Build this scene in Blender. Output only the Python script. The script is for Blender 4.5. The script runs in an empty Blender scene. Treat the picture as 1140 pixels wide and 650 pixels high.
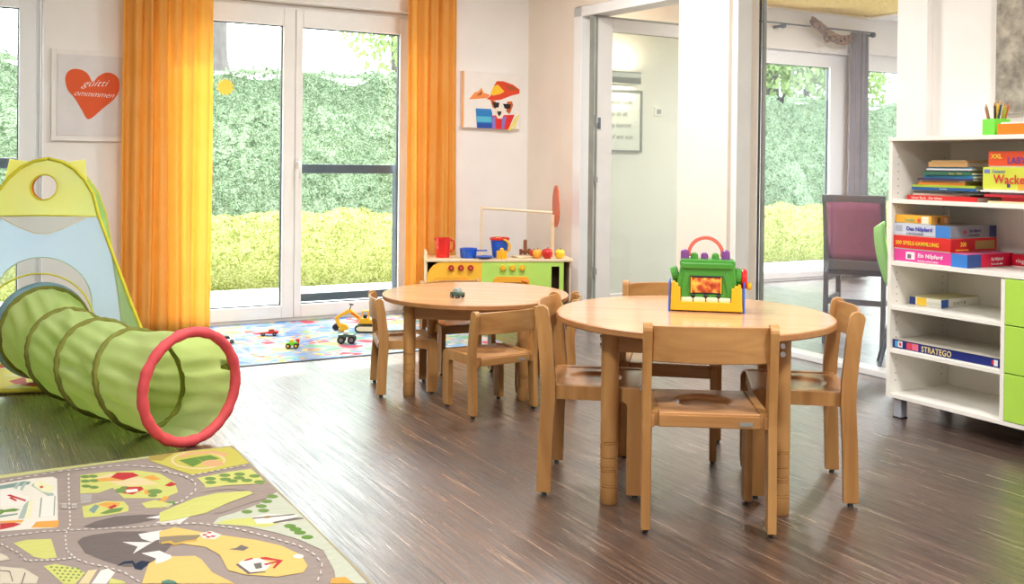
import bpy, math, random
from mathutils import Vector, Matrix, noise
from mathutils.geometry import tessellate_polygon
random.seed(7)
C = bpy.context.scene.collection
PI = math.pi
def lin(c):
    return tuple((v/12.92 if v <= 0.04045 else ((v+0.055)/1.055)**2.4) for v in [x/255 for x in c])+(1,)
# ------------------------------------------------------------------ materials
class NT:
    def __init__(s, name):
        s.m = bpy.data.materials.new(name); s.m.use_nodes = True
        s.t = s.m.node_tree; s.t.nodes.clear()
        s.out = s.n('ShaderNodeOutputMaterial')
    def n(s, kind, **kw):
        x = s.t.nodes.new(kind)
        for k, v in kw.items():
            if k[0] == '_': setattr(x, k[1:], v)
            else:
                i = x.inputs[k.replace('__', ' ')] if not k.startswith('i') or not k[1:].isdigit() else x.inputs[int(k[1:])]
                if isinstance(v, bpy.types.NodeSocket): s.t.links.new(v, i)
                else: i.default_value = v
        return x
    def l(s, a, b): s.t.links.new(a, b)
    def ramp(s, fac, stops, interp='LINEAR'):
        r = s.n('ShaderNodeValToRGB'); s.l(fac, r.inputs[0]); e = r.color_ramp.elements
        r.color_ramp.interpolation = interp
        while len(e) < len(stops): e.new(0.5)
        for q, (p, c) in zip(e, stops): q.position = p; q.color = c
        return r.outputs[0]
    def pr(s, **kw):
        p = s.n('ShaderNodeBsdfPrincipled', **kw); s.l(p.outputs[0], s.out.inputs[0]); return p
    def coord(s, scale=(1,1,1), rot=(0,0,0), obj=True):
        tc = s.n('ShaderNodeTexCoord'); mp = s.n('ShaderNodeMapping')
        s.l(tc.outputs['Object' if obj else 'Generated'], mp.inputs[0])
        mp.inputs['Scale'].default_value = scale; mp.inputs['Rotation'].default_value = rot
        return mp.outputs[0]
def plain(name, c, rough=.5, noise_amt=.06, nscale=6, metal=0, bump=0, spec=.5, coat=0):
    t = NT(name); v = t.coord((nscale,)*3)
    nz = t.n('ShaderNodeTexNoise', Vector=v, Scale=1.0, Detail=3.0)
    a = lin(c); d = [max(0, x*(1-noise_amt*2)) for x in a[:3]]+[1]; e = [min(1, x*(1+noise_amt)) for x in a[:3]]+[1]
    col = t.ramp(nz.outputs[0], [(.3, d), (.7, e)])
    p = t.pr(Base__Color=col, Roughness=rough, Metallic=metal)
    p.inputs['Specular IOR Level'].default_value = spec
    p.inputs['Coat Weight'].default_value = coat
    if bump:
        b = t.n('ShaderNodeBump', Strength=bump, Distance=.002, Height=t.n('ShaderNodeTexNoise', Vector=v, Scale=8.0, Detail=4.0).outputs[0])
        t.l(b.outputs[0], p.inputs['Normal'])
    return t.m
def wood(name, c1, c2, scale=(3, 40, 40), rough=.4, spec=.5, bump=.1):
    t = NT(name); v = t.coord(scale)
    nz = t.n('ShaderNodeTexNoise', Vector=v, Scale=1.0, Detail=5.0, Distortion=.6)
    big = t.n('ShaderNodeTexNoise', Vector=t.coord((2, 5, 5)), Scale=1.0, Detail=2.0)
    col = t.ramp(nz.outputs[0], [(.3, lin(c1)), (.68, lin(c2))])
    mx = t.n('ShaderNodeMix', _data_type='RGBA', _blend_type='MULTIPLY')
    mx.inputs[0].default_value = .5
    t.l(col, mx.inputs[6]); t.l(t.ramp(big.outputs[0], [(.3, (.75,.72,.68,1)), (.7, (1,1,1,1))]), mx.inputs[7])
    p = t.pr(Base__Color=mx.outputs[2], Roughness=rough); p.inputs['Specular IOR Level'].default_value = spec
    b = t.n('ShaderNodeBump', Strength=bump, Distance=.001, Height=nz.outputs[0]); t.l(b.outputs[0], p.inputs['Normal'])
    return t.m
def fabric(name, c, trans=.4, clear=0.0, weave=260, var=.12, c2=None, rough=.9, tcol=None):
    """thin cloth: part diffuse, part translucent, optionally sheer"""
    t = NT(name); v = t.coord((1,1,1))
    w = t.n('ShaderNodeTexNoise', Vector=t.coord((weave, weave, weave*.4)), Scale=1.0, Detail=1.0)
    big = t.n('ShaderNodeTexNoise', Vector=v, Scale=5.0, Detail=2.0)
    a = lin(c); b = lin(c2) if c2 else tuple(x*(1-var*2) for x in a[:3])+(1,)
    col = t.ramp(big.outputs[0], [(.35, b), (.65, a)])
    mx = t.n('ShaderNodeMix', _data_type='RGBA', _blend_type='MULTIPLY'); mx.inputs[0].default_value = var*2
    t.l(col, mx.inputs[6]); t.l(w.outputs[0], mx.inputs[7])
    d = t.n('ShaderNodeBsdfDiffuse', Color=mx.outputs[2])
    tr = t.n('ShaderNodeBsdfTranslucent')
    if tcol: tr.inputs[0].default_value = lin(tcol)
    else: t.l(mx.outputs[2], tr.inputs[0])
    m1 = t.n('ShaderNodeMixShader'); m1.inputs[0].default_value = trans
    t.l(d.outputs[0], m1.inputs[1]); t.l(tr.outputs[0], m1.inputs[2])
    last = m1.outputs[0]
    if clear:
        tp = t.n('ShaderNodeBsdfTransparent'); m2 = t.n('ShaderNodeMixShader'); m2.inputs[0].default_value = clear
        t.l(last, m2.inputs[1]); t.l(tp.outputs[0], m2.inputs[2]); last = m2.outputs[0]
    t.l(last, t.out.inputs[0])
    return t.m
def glass(name, tint=(1,1,1), refl=1.0, haze=0.0, hcol=(255,255,255)):
    t = NT(name)
    tp = t.n('ShaderNodeBsdfTransparent'); tp.inputs[0].default_value = tuple(tint)+(1,)
    gl = t.n('ShaderNodeBsdfGlossy', Roughness=.01)
    fr = t.n('ShaderNodeFresnel', IOR=1.45)
    mu = t.n('ShaderNodeMath', _operation='MULTIPLY'); t.l(fr.outputs[0], mu.inputs[0]); mu.inputs[1].default_value = refl
    ge = t.n('ShaderNodeNewGeometry'); iv = t.n('ShaderNodeMath', _operation='SUBTRACT'); iv.inputs[0].default_value = 1; t.l(ge.outputs['Backfacing'], iv.inputs[1])
    m0 = t.n('ShaderNodeMath', _operation='MULTIPLY'); t.l(mu.outputs[0], m0.inputs[0]); t.l(iv.outputs[0], m0.inputs[1]); mu = m0
    m = t.n('ShaderNodeMixShader'); t.l(mu.outputs[0], m.inputs[0]); t.l(tp.outputs[0], m.inputs[1]); t.l(gl.outputs[0], m.inputs[2])
    last = m.outputs[0]
    if haze:
        d = t.n('ShaderNodeBsdfDiffuse'); d.inputs[0].default_value = lin(hcol)
        m2 = t.n('ShaderNodeMixShader'); m2.inputs[0].default_value = haze
        t.l(last, m2.inputs[1]); t.l(d.outputs[0], m2.inputs[2]); last = m2.outputs[0]
    t.l(last, t.out.inputs[0]); return t.m
# ------------------------------------------------------------------ mesh builder
class B:
    def __init__(s, org=(0,0,0)):
        s.v = []; s.f = []; s.mi = []; s.cur = 0; s.o = Vector(org)
    def add(s, vs, fs, M=None):
        k = len(s.v)
        for p in vs:
            p = Vector(p)
            if M is not None: p = M @ p
            s.v.append(p - s.o)
        for f in fs: s.f.append(tuple(i+k for i in f)); s.mi.append(s.cur)
        return s
    def mat(s, i): s.cur = i; return s
    def box(s, a, b, M=None):
        x0,y0,z0 = a; x1,y1,z1 = b
        if x0 > x1: x0,x1 = x1,x0
        if y0 > y1: y0,y1 = y1,y0
        if z0 > z1: z0,z1 = z1,z0
        return s.add([(x0,y0,z0),(x1,y0,z0),(x1,y1,z0),(x0,y1,z0),(x0,y0,z1),(x1,y0,z1),(x1,y1,z1),(x0,y1,z1)],
            [(0,3,2,1),(4,5,6,7),(0,1,5,4),(1,2,6,5),(2,3,7,6),(3,0,4,7)], M)
    def prism(s, poly, h, M=None, h0=0.0):
        """polygon in local XY, extruded from z=h0 to h"""
        n = len(poly); vs = [(x,y,h0) for x,y in poly]+[(x,y,h) for x,y in poly]
        tri = tessellate_polygon([[Vector((x,y,0)) for x,y in poly]])
        fs = []
        ar = sum(poly[i][0]*poly[(i+1)%n][1]-poly[(i+1)%n][0]*poly[i][1] for i in range(n))
        for t in tri:
            a,b,c = t
            cr = (poly[b][0]-poly[a][0])*(poly[c][1]-poly[a][1])-(poly[b][1]-poly[a][1])*(poly[c][0]-poly[a][0])
            if cr < 0: b,c = c,b
            fs.append((a+n,b+n,c+n)); fs.append((a,c,b))
        for i in range(n):
            j = (i+1)%n
            fs.append((i,j,j+n,i+n) if ar > 0 else (j,i,i+n,j+n))
        return s.add(vs, fs, M)
    def lathe(s, prof, c=(0,0,0), n=24, M=None, cap=True):
        vs = []; fs = []
        for r,z in prof:
            for i in range(n):
                a = 2*PI*i/n; vs.append((c[0]+r*math.cos(a), c[1]+r*math.sin(a), c[2]+z))
        m = len(prof)
        for j in range(m-1):
            for i in range(n):
                k = (i+1)%n; fs.append((j*n+i, j*n+k, (j+1)*n+k, (j+1)*n+i))
        if cap:
            fs.append(tuple(reversed(range(n)))); fs.append(tuple((m-1)*n+i for i in range(n)))
        return s.add(vs, fs, M)
    def tube(s, path, r, n=10, closed=False, cap=True):
        P = [Vector(p) for p in path]; m = len(P); R = r if isinstance(r, (list,tuple)) else [r]*m
        vs = []; fs = []; up = None
        for i,p in enumerate(P):
            if closed: d = P[(i+1)%m]-P[i-1]
            else: d = (P[min(i+1,m-1)]-P[max(i-1,0)])
            d.normalize()
            if up is None:
                up = Vector((0,0,1)) if abs(d.z) < .9 else Vector((1,0,0))
            x = up.cross(d); x.normalize(); y = d.cross(x); up = y
            for k in range(n):
                a = 2*PI*k/n; vs.append(p+(x*math.cos(a)+y*math.sin(a))*R[i])
        for j in range(m if closed else m-1):
            q = (j+1)%m
            for k in range(n):
                l = (k+1)%n; fs.append((j*n+k, j*n+l, q*n+l, q*n+k))
        if cap and not closed:
            fs.append(tuple(reversed(range(n)))); fs.append(tuple((m-1)*n+k for k in range(n)))
        return s.add(vs, fs)
    def ball(s, c, r, n=14, sc=(1,1,1), M=None):
        pr = [(max(1e-4, math.sin(PI*i/(n//2+1)))*1.0, -math.cos(PI*i/(n//2+1))) for i in range(0, n//2+2)]
        vs=[];fs=[]
        for a,b in pr:
            for i in range(n):
                t=2*PI*i/n; vs.append((c[0]+r*sc[0]*a*math.cos(t), c[1]+r*sc[1]*a*math.sin(t), c[2]+r*sc[2]*b))
        for j in range(len(pr)-1):
            for i in range(n):
                k=(i+1)%n; fs.append((j*n+i,j*n+k,(j+1)*n+k,(j+1)*n+i))
        return s.add(vs,fs,M)
    def grid(s, fn, nu, nv, wrap=False):
        vs = [fn(i/(nu if wrap else nu-1), j/(nv-1)) for j in range(nv) for i in range(nu)]
        fs = []
        for j in range(nv-1):
            for i in range(nu if wrap else nu-1):
                k = (i+1)%nu; fs.append((j*nu+i, j*nu+k, (j+1)*nu+k, (j+1)*nu+i))
        return s.add(vs, fs)
    def build(s, name, mats, parent=None, loc=(0,0,0), smooth=False, bevel=0, solid=0, sub=0, seg=2):
        me = bpy.data.meshes.new(name); me.from_pydata([tuple(v) for v in s.v], [], s.f)
        if not isinstance(mats, (list,tuple)): mats = [mats]
        for m in mats: me.materials.append(m)
        me.polygons.foreach_set('material_index', s.mi)
        if smooth: me.polygons.foreach_set('use_smooth', [True]*len(s.f))
        me.update()
        o = bpy.data.objects.new(name, me); C.objects.link(o)
        o.location = Vector(loc)+ (s.o if parent is None else Vector((0,0,0)))
        if parent: o.parent = parent
        if solid:
            md = o.modifiers.new('solid','SOLIDIFY'); md.thickness = solid; md.offset = 0
        if bevel:
            md = o.modifiers.new('bevel','BEVEL'); md.width = bevel; md.segments = seg; md.limit_method = 'ANGLE'; md.angle_limit = math.radians(40)
        if sub:
            md = o.modifiers.new('sub','SUBSURF'); md.levels = sub; md.render_levels = sub
        if smooth == 'auto':
            me.set_sharp_from_angle(angle=math.radians(38))
        return o
def tag(o, label=None, cat=None, group=None, kind=None):
    if label: o['label'] = label
    if cat: o['category'] = cat
    if group: o['group'] = group
    if kind: o['kind'] = kind
    return o
def thing(name, label, cat, loc=(0,0,0), rz=0, group=None):
    o = bpy.data.objects.new(name, None); C.objects.link(o); o.empty_display_size = .05
    o.location = loc; o.rotation_euler = (0,0,rz)
    return tag(o, label, cat, group)
def st(o): o['kind'] = 'structure'; return o
def kids(o): return [c for c in bpy.data.objects if c.parent == o]
def copy_tree(o, parent=None):
    c = o.copy(); C.objects.link(c)
    if parent: c.parent = parent
    for ch in kids(o): copy_tree(ch, c)
    return c
def text(s, size, pos, right, up, mat, parent=None, name='lettering', shear=0, ext=.0004, align='LEFT', sx=1.0, off=0.0):
    cu = bpy.data.curves.new(name, 'FONT'); cu.body = s; cu.size = size; cu.extrude = ext; cu.shear = shear
    cu.align_x = align; cu.offset = off; cu.resolution_u = 3; cu.space_character = 1.06 if off > 0 else 1.0
    cu.materials.append(mat)
    tmp = bpy.data.objects.new(name+'_outline', cu); C.objects.link(tmp)
    me = bpy.data.meshes.new_from_object(tmp.evaluated_get(bpy.context.evaluated_depsgraph_get()))
    bpy.data.objects.remove(tmp); bpy.data.curves.remove(cu); me.name = name
    o = bpy.data.objects.new(name, me); C.objects.link(o)
    r = Vector(right).normalized(); n = r.cross(Vector(up)).normalized(); u = n.cross(r)
    M = Matrix((r*sx, u, n)).transposed().to_4x4(); M.translation = Vector(pos)
    o.matrix_world = M
    if parent:
        o.parent = parent
        o.matrix_local = Matrix.Translation(-parent_world(parent)) @ M
    return o
def parent_world(p):
    v = Vector((0,0,0))
    while p: v += Vector(p.location); p = p.parent
    return v
def smoothpoly(P, k=4):
    n = len(P); out = []
    for i in range(n):
        p0,p1,p2,p3 = [Vector(P[(i+j)%n]) for j in (-1,0,1,2)]
        for q in range(k):
            t = q/k; out.append(tuple(.5*((2*p1)+(p2-p0)*t+(2*p0-5*p1+4*p2-p3)*t*t+(3*p1-p0-3*p2+p3)*t**3)))
    return out
def arc(cx, cy, r, a0, a1, n=8):
    return [(cx+r*math.cos(math.radians(a0+(a1-a0)*i/n)), cy+r*math.sin(math.radians(a0+(a1-a0)*i/n))) for i in range(n+1)]
def rrect(x0, y0, x1, y1, r, n=4):
    return arc(x1-r,y0+r,r,-90,0,n)+arc(x1-r,y1-r,r,0,90,n)+arc(x0+r,y1-r,r,90,180,n)+arc(x0+r,y0+r,r,180,270,n)
def frame(o, r, u, n=None):
    """matrix mapping local x,y,z to the axes r,u,n at o"""
    r = Vector(r).normalized(); u = Vector(u).normalized(); n = Vector(n).normalized() if n else r.cross(u)
    M = Matrix((r,u,n)).transposed().to_4x4(); M.translation = Vector(o); return M
# ------------------------------------------------------------------ palette
M_wall = plain('wall_paint', (242,238,234), .8, .02, 3, bump=.05)
M_wallp = plain('wall_paint_peach', (242,230,216), .8, .02, 3, bump=.05)
M_ceil = plain('ceiling_paint', (245,243,240), .85, .01)
M_frame = plain('white_window_plastic', (240,238,234), .35, .02)
M_framew = plain('white_plastic', (246,246,246), .35, .01)
M_gasket = plain('dark_rubber_gasket', (60,66,68), .6)
M_steel = plain('anthracite_steel', (88,100,112), .4, .04, metal=.4)
M_alu = plain('grey_aluminium', (150,152,146), .4, .04, metal=.3)
M_chrome = plain('chrome', (200,200,205), .18, .02, metal=1)
M_beech = wood('beech_wood', (162,112,60), (194,146,88), (22, 22, 2.2), .38)
M_beechx = wood('beech_ply', (164,114,64), (196,148,92), (2.5, 26, 26), .3)
M_beechd = wood('beech_edge', (160,108,62), (186,134,84), (8, 8, 40), .4)
M_lam = wood('beech_laminate', (206,162,122), (218,176,138), (1.6, 24, 24), .12, .8, .01)
M_black = plain('black_plastic', (30,30,32), .45)
M_foot = plain('grey_glide', (60,58,55), .4)
M_whitelam = plain('white_laminate', (243,240,232), .35, .015)
M_greenfront = plain('lime_green_front', (178,222,84), .35, .02)
def Pl(name, c, rough=.3, **k): return plain(name, c, rough, .03, 6, **k)
P_red = Pl('red_plastic', (214,40,36)); P_yel = Pl('yellow_plastic', (238,178,36)); P_grn = Pl('green_plastic', (72,148,54))
P_blu = Pl('blue_plastic', (36,90,196)); P_org = Pl('orange_plastic', (240,128,34)); P_pur = Pl('purple_plastic', (128,72,140))
P_cream = Pl('cream_plastic', (240,222,182)); P_lime = Pl('lime_plastic', (110,214,54)); P_white = Pl('white_toy_plastic', (240,240,236))
P_salmon = Pl('salmon_plastic', (222,112,96)); P_grey = Pl('grey_plastic', (110,114,120)); P_dgreen = Pl('dark_green_plastic', (70,100,84))
M_orange_c = fabric('orange_curtain_cloth', (250,208,126), .58, 0, 300, .05, (246,198,108), tcol=(255,216,136))
M_grey_c = fabric('grey_curtain_cloth', (176,174,182), .35, .1, 300, .08)
def paper(name, c): return plain(name, c, .75, .02, 10)
SKY, SUN, FILL, EXPO = 8.3, 5.5, 74, 0.2
# ================================================================== THE SETTING
# --- floor: dark planks running towards the window wall
def floor_mat():
    t = NT('dark_oak_planks')
    tc = t.n('ShaderNodeTexCoord'); mp = t.n('ShaderNodeMapping'); t.l(tc.outputs['Object'], mp.inputs[0]); mp.inputs['Rotation'].default_value = (0,0,PI/2)
    br = t.n('ShaderNodeTexBrick', Vector=mp.outputs[0], Scale=1.0, Mortar__Size=.0016, Mortar__Smooth=.2, Brick__Width=1.25, Row__Height=.145)
    br.offset = .37; br.inputs['Color1'].default_value = (0,0,0,1); br.inputs['Color2'].default_value = (1,1,1,1); br.inputs['Mortar'].default_value = (.5,.5,.5,1)
    gr = t.n('ShaderNodeTexNoise', Vector=t.coord((60, 1.8, 1)), Scale=1.0, Detail=7.0, Roughness=.62, Distortion=.5)
    fine = t.n('ShaderNodeTexNoise', Vector=t.coord((200, 3.4, 1)), Scale=1.0, Detail=4.0, Distortion=.3)
    col = t.ramp(gr.outputs[0], [(.30, lin((30,20,17))), (.47, lin((72,51,42))), (.58, lin((104,82,71))), (.70, lin((164,144,130)))])
    tint = t.ramp(br.outputs[0], [(0, (.78,.76,.75,1)), (1, (1.12,1.06,1.0,1))])
    m = t.n('ShaderNodeMix', _data_type='RGBA', _blend_type='MULTIPLY'); m.inputs[0].default_value = 1; t.l(col, m.inputs[6]); t.l(tint, m.inputs[7])
    m2 = t.n('ShaderNodeMix', _data_type='RGBA', _blend_type='MULTIPLY'); m2.inputs[0].default_value = .75
    t.l(m.outputs[2], m2.inputs[6]); t.l(t.ramp(fine.outputs[0], [(.38, (.3,.28,.27,1)), (.56, (1,1,1,1))]), m2.inputs[7])
    m3 = t.n('ShaderNodeMix', _data_type='RGBA'); t.l(br.outputs['Fac'], m3.inputs[0]); t.l(m2.outputs[2], m3.inputs[6]); m3.inputs[7].default_value = lin((40,30,26))
    rg = t.ramp(fine.outputs[0], [(.3, (.40,)*3+(1,)), (.7, (.22,)*3+(1,))])
    p = t.pr(Base__Color=m3.outputs[2], Roughness=rg); p.inputs['Specular IOR Level'].default_value = 1.0; p.inputs['Coat Weight'].default_value = 1; t.l(t.ramp(gr.outputs[0], [(.35, (.5,)*3+(1,)), (.62, (.26,)*3+(1,))]), p.inputs['Coat Roughness']); p.inputs['Coat IOR'].default_value = 1.75
    ad = t.n('ShaderNodeMath', _operation='ADD'); t.l(gr.outputs[0], ad.inputs[0]); t.l(fine.outputs[0], ad.inputs[1])
    sb = t.n('ShaderNodeMath', _operation='SUBTRACT'); t.l(ad.outputs[0], sb.inputs[0]); t.l(br.outputs['Fac'], sb.inputs[1])
    b = t.n('ShaderNodeBump', Strength=.45, Distance=.0012, Height=sb.outputs[0]); t.l(b.outputs[0], p.inputs['Normal']); t.l(b.outputs[0], p.inputs['Coat Normal'])
    return t.m
M_floor = floor_mat()
st(B().box((-3.2,-1.6,-.12),(9.4,7.3,0)).build('floor', M_floor))
CH = 2.72
st(B().box((-3.2,-1.6,CH),(4.3,6.9,CH+.1)).build('ceiling', M_ceil))
st(B().box((-3.3,-1.6,0),(-3.2,6.9,CH)).build('wall_left', M_wall))
st(B().box((-3.3,-1.7,0),(4.34,-1.6,CH)).build('wall_front', M_wall))
# --- window wall: Y 6.72 inner face, 6.98 outer
wb = B()
wb.box((-3.2,6.72,0),(-1.1,7.0,CH)).box((.53,6.72,0),(1.2,7.0,CH)).box((3.02,6.72,0),(3.96,7.0,CH))
wb.box((-1.1,6.72,2.19),(.53,7.0,CH)).box((1.2,6.72,2.19),(3.02,7.0,CH))
st(wb.build('wall_back', M_wall))
# --- right wall, slightly out of square, with the doorway
WA, WB_ = Vector((3.933,6.72,0)), Vector((4.10,4.63,0))
wd = (WA-WB_).normalized(); wn = Vector((wd.y,-wd.x,0))        # along the wall (towards the window) / outwards
FR = frame(WB_, wd, wn, (0,0,1))                                # local: x along wall, y outwards, z up   (right-handed check below)
def wy(Y): return (Y-4.63)/wd.y
wr = B()
wr.box((wy(6.13)+0.0,0,0),(wy(6.95),.14,CH),FR).box((wy(5.06),0,2.24),(wy(6.13),.14,CH),FR).box((0,0,0),(wy(5.06),.14,CH),FR)
st(wr.build('wall_right', M_wallp))
st(B().box((4.10,-1.6,0),(4.34,3.37,CH)).box((4.06,3.20,0),(4.34,3.37,CH)).build('wall_right_near', M_wall))
st(B().box((4.10,3.37,2.62),(4.40,4.63,CH)).build('wall_lintel', M_wall))
tr = B()
tr.box((wy(6.045),-.012,0),(wy(6.135),.15,2.235),FR).box((wy(5.06),-.012,2.165),(wy(6.135),.15,2.235),FR)
st(tr.build('trim_1', M_framew, bevel=.003))
# --- end of the glass partition at the pillar
tp = B().box((4.13,4.585,0),(4.24,4.76,2.62)); tp.mat(1).box((4.24,4.60,0),(4.31,4.76,2.62)); tp.mat(2).box((4.322,4.60,0),(4.333,4.612,2.62)); tp.mat(3).box((4.34,4.592,0),(4.368,4.605,2.62))
st(tp.build('trim_2', [M_frame, M_wallp, M_gasket, M_alu], bevel=.002))
g = st(B().box((4.345,3.36,.05),(4.355,4.60,2.62)).build('window_5', glass('partition_glass', (.97,.985,1.0), .8, .03, (235,240,255))))
r = B().box((4.30,3.30,0),(4.40,4.60,.035)).build('frame', M_framew, bevel=.004); r.parent = g; r.location = (0,0,0)
# --- glazed units
def glazed(idx, x0, x1, z1, Yf, panes, zb=.112, zt=2.038, fmat=M_frame, tilt_h=None, gm=None):
    """frame with sashes; panes = list of (sash x0, sash x1, glass x0, glass x1)"""
    fr = B(); d = .075
    ft = z1
    fr.box((x0,Yf+.01,0),(x0+.03,Yf+d,ft)).box((x1-.03,Yf+.01,0),(x1,Yf+d,ft)).box((x0+.03,Yf+.01,ft-.035),(x1-.03,Yf+d,ft)).box((x0+.03,Yf+.01,0),(x1-.03,Yf+d,.03))
    root = st(fr.build('window_%d' % idx, fmat, bevel=.004))
    for s0,s1,g0,g1 in panes:
        sa = B()
        sa.box((s0,Yf,.022),(g0,Yf+.06,z1-.03)).box((g1,Yf,.022),(s1,Yf+.06,z1-.03)).box((g0,Yf,.022),(g1,Yf+.06,zb)).box((g0,Yf,zt),(g1,Yf+.06,z1-.03))
        so = sa.build('sash', fmat, root, bevel=.005)
        ga = B(); q = .006
        ga.box((g0,Yf+.022,zb),(g0+q,Yf+.05,zt)).box((g1-q,Yf+.022,zb),(g1,Yf+.05,zt)).box((g0,Yf+.022,zb),(g1,Yf+.05,zb+q)).box((g0,Yf+.022,zt-q),(g1,Yf+.05,zt))
        ga.build('gasket', M_gasket, so)
        B().box((g0,Yf+.03,zb),(g1,Yf+.036,zt)).build('pane', gm or GL, so)
    return root
GL = glass('window_glass', (.98,.99,.98), .8)
W2 = glazed(2, 1.2, 3.02, 2.187, 6.815, [(1.225,2.124,1.315,2.04),(2.127,2.995,2.178,2.905)])
h = B(); h.box((2.128,6.79,1.06),(2.158,6.80,1.13)).tube([(2.143,6.79,1.10),(2.143,6.755,1.10),(2.143,6.75,1.08),(2.143,6.75,.99)], .009)
h.build('handle', M_frame, W2, smooth=True)
W1 = glazed(1, -1.1, .525, 2.187, 6.815, [(-1.07,-.3,-.98,-.39),(-.297,.5,-.21,.404)], fmat=M_framew, zt=2.02)
# far room
st(B().box((3.96,7.12,0),(6.66,7.4,2.75)).box((7.96,7.12,0),(8.06,7.4,2.75)).box((6.66,7.12,2.235),(7.96,7.4,2.75)).box((8.06,7.12,2.26),(9.4,7.4,2.75)).build('wall_back_far', M_wall))
W3 = glazed(3, 6.66, 7.96, 2.235, 7.2, [(6.69,7.93,6.79,7.70)], zb=.09, zt=2.10, fmat=M_framew)
W4 = glazed(4, 8.06, 9.4, 2.26, 7.2, [(8.08,9.38,8.18,9.3)], zb=.09, zt=2.10, fmat=M_framew)
st(B().box((9.4,3,0),(9.5,7.4,2.75)).build('wall_right_far', M_wall))
st(B().box((4.34,2.9,0),(9.4,3.0,2.75)).build('wall_front_far', M_wall))
st(B().box((4.0,3.0,2.65),(9.5,7.4,2.75)).build('ceiling_far', M_ceil))
# yellow fringed ceiling sail with its white cove
def sail_mat():
    t = NT('yellow_fleece'); v = t.coord((70,70,70)); nz = t.n('ShaderNodeTexNoise', Vector=v, Scale=1.0, Detail=3.0)
    p = t.pr(Base__Color=t.ramp(nz.outputs[0], [(.35, lin((206,168,92))), (.65, lin((250,226,150)))]), Roughness=.95); return t.m
sl = thing('ceiling_sail', 'yellow fringed cloth stretched under the ceiling of the adjoining room', 'ceiling cloth', (6.6,5.6,2.63))
bb = B((6.6,5.6,2.63)); bb.box((5.0,3.4,2.61),(7.99,6.98,2.645)); bb.build('cloth', sail_mat(), sl)
fg = B((6.6,5.6,2.63))
for i in range(150):
    x = 5.0+2.99*i/150; fg.add([(x,6.98,2.61),(x+.016,6.98,2.61),(x+.008,7.0,2.575)],[(0,1,2)])
    y = 3.4+3.58*i/150; fg.add([(7.99,y,2.61),(7.99,y+.016,2.61),(8.01,y+.008,2.575)],[(0,1,2)])
f_ = fg.build('fringe', sail_mat(), sl, solid=.004)
st(B().box((4.4,7.0,2.60),(9.4,7.12,2.65)).box((8.03,3.0,2.60),(8.15,7.0,2.65)).build('trim_3', M_framew))
# --- outside: terrace, low hedge, ivy bank, tree
def ground_mat():
    return plain('terrace_concrete', (226,224,220), .8, .05, 4, bump=.2)
st(B().box((-8,7.0,-.14),(18,9.15,-.06)).box((-8,9.15,-.2),(18,15,-.12)).build('ground', ground_mat()))
def leaf_mat(name, cols):
    t = NT(name); oi = t.n('ShaderNodeTexNoise', Vector=t.coord((7,7,7)), Scale=1.0, Detail=4.0)
    wn_ = t.n('ShaderNodeTexWhiteNoise'); sn = t.n('ShaderNodeVectorMath', _operation='SNAP'); tc = t.n('ShaderNodeTexCoord')
    t.l(tc.outputs['Object'], sn.inputs[0]); sn.inputs[1].default_value = (.014,.014,.014); t.l(sn.outputs[0], wn_.inputs[0])
    mx = t.n('ShaderNodeMath', _operation='MULTIPLY_ADD'); t.l(wn_.outputs[0], mx.inputs[0]); mx.inputs[1].default_value = .55; 
    m2 = t.n('ShaderNodeMath', _operation='MULTIPLY'); t.l(oi.outputs[0], m2.inputs[0]); m2.inputs[1].default_value = .5; t.l(m2.outputs[0], mx.inputs[2])
    col = t.ramp(mx.outputs[0], [(i/(len(cols)-1), lin(c)) for i,c in enumerate(cols)])
    d = t.n('ShaderNodeBsdfDiffuse', Color=col); tr_ = t.n('ShaderNodeBsdfTranslucent', Color=col); m = t.n('ShaderNodeMixShader'); m.inputs[0].default_value = .35
    t.l(d.outputs[0], m.inputs[1]); t.l(tr_.outputs[0], m.inputs[2]); t.l(m.outputs[0], t.out.inputs[0]); return t.m
def leaves(b, n, fn, s0, s1):
    for _ in range(n):
        p, nrm = fn(); s = random.uniform(s0, s1)
        nrm = (Vector(nrm)+Vector((random.gauss(0,.6),random.gauss(0,.6),random.gauss(0,.6)))).normalized()
        a = nrm.orthogonal().normalized(); a = Matrix.Rotation(random.uniform(0,6.28),3,nrm) @ a; c = nrm.cross(a)
        p = Vector(p); b.add([p-a*s, p+c*s*.55+nrm*s*.15, p+a*s, p-c*s*.55+nrm*s*.15], [(0,1,2,3)])
def bank_z(x, y):
    return .5+ (y-10.4)*1.35 + .1*noise.noise(Vector((x*1.3,y*1.3,0)))
bk = B()
def bankpt(u,v):
    x = -6+22*u; y = 10.3+1.35*v; return (x, y+.12*noise.noise(Vector((x*2,v*4,1))), bank_z(x,y))
bk.grid(bankpt, 150, 16); bk.box((-6,10.34,-.13),(16,10.6,.42))
def bl():
    x = random.uniform(-4,16); y = random.uniform(10.3,11.65); return (x,y-.03,bank_z(x,y)+.03), (0,-.8,.6)
leaves(bk, 26000, bl, .02, .04)
M_ivy = leaf_mat('ivy_leaves', [(40,46,36),(72,88,64),(104,124,92),(144,158,134),(104,86,72)])
tag(bk.build('ivy_foliage', M_ivy), 'dense ivy covering the steep bank behind the low hedge outside', 'ivy', kind='stuff')
st(B().box((-8,11.6,1.5),(18,14,2.12)).build('ground_upper', plain('pale_path', (240,238,232), .8, .03, 3)))
hd = B()
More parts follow.
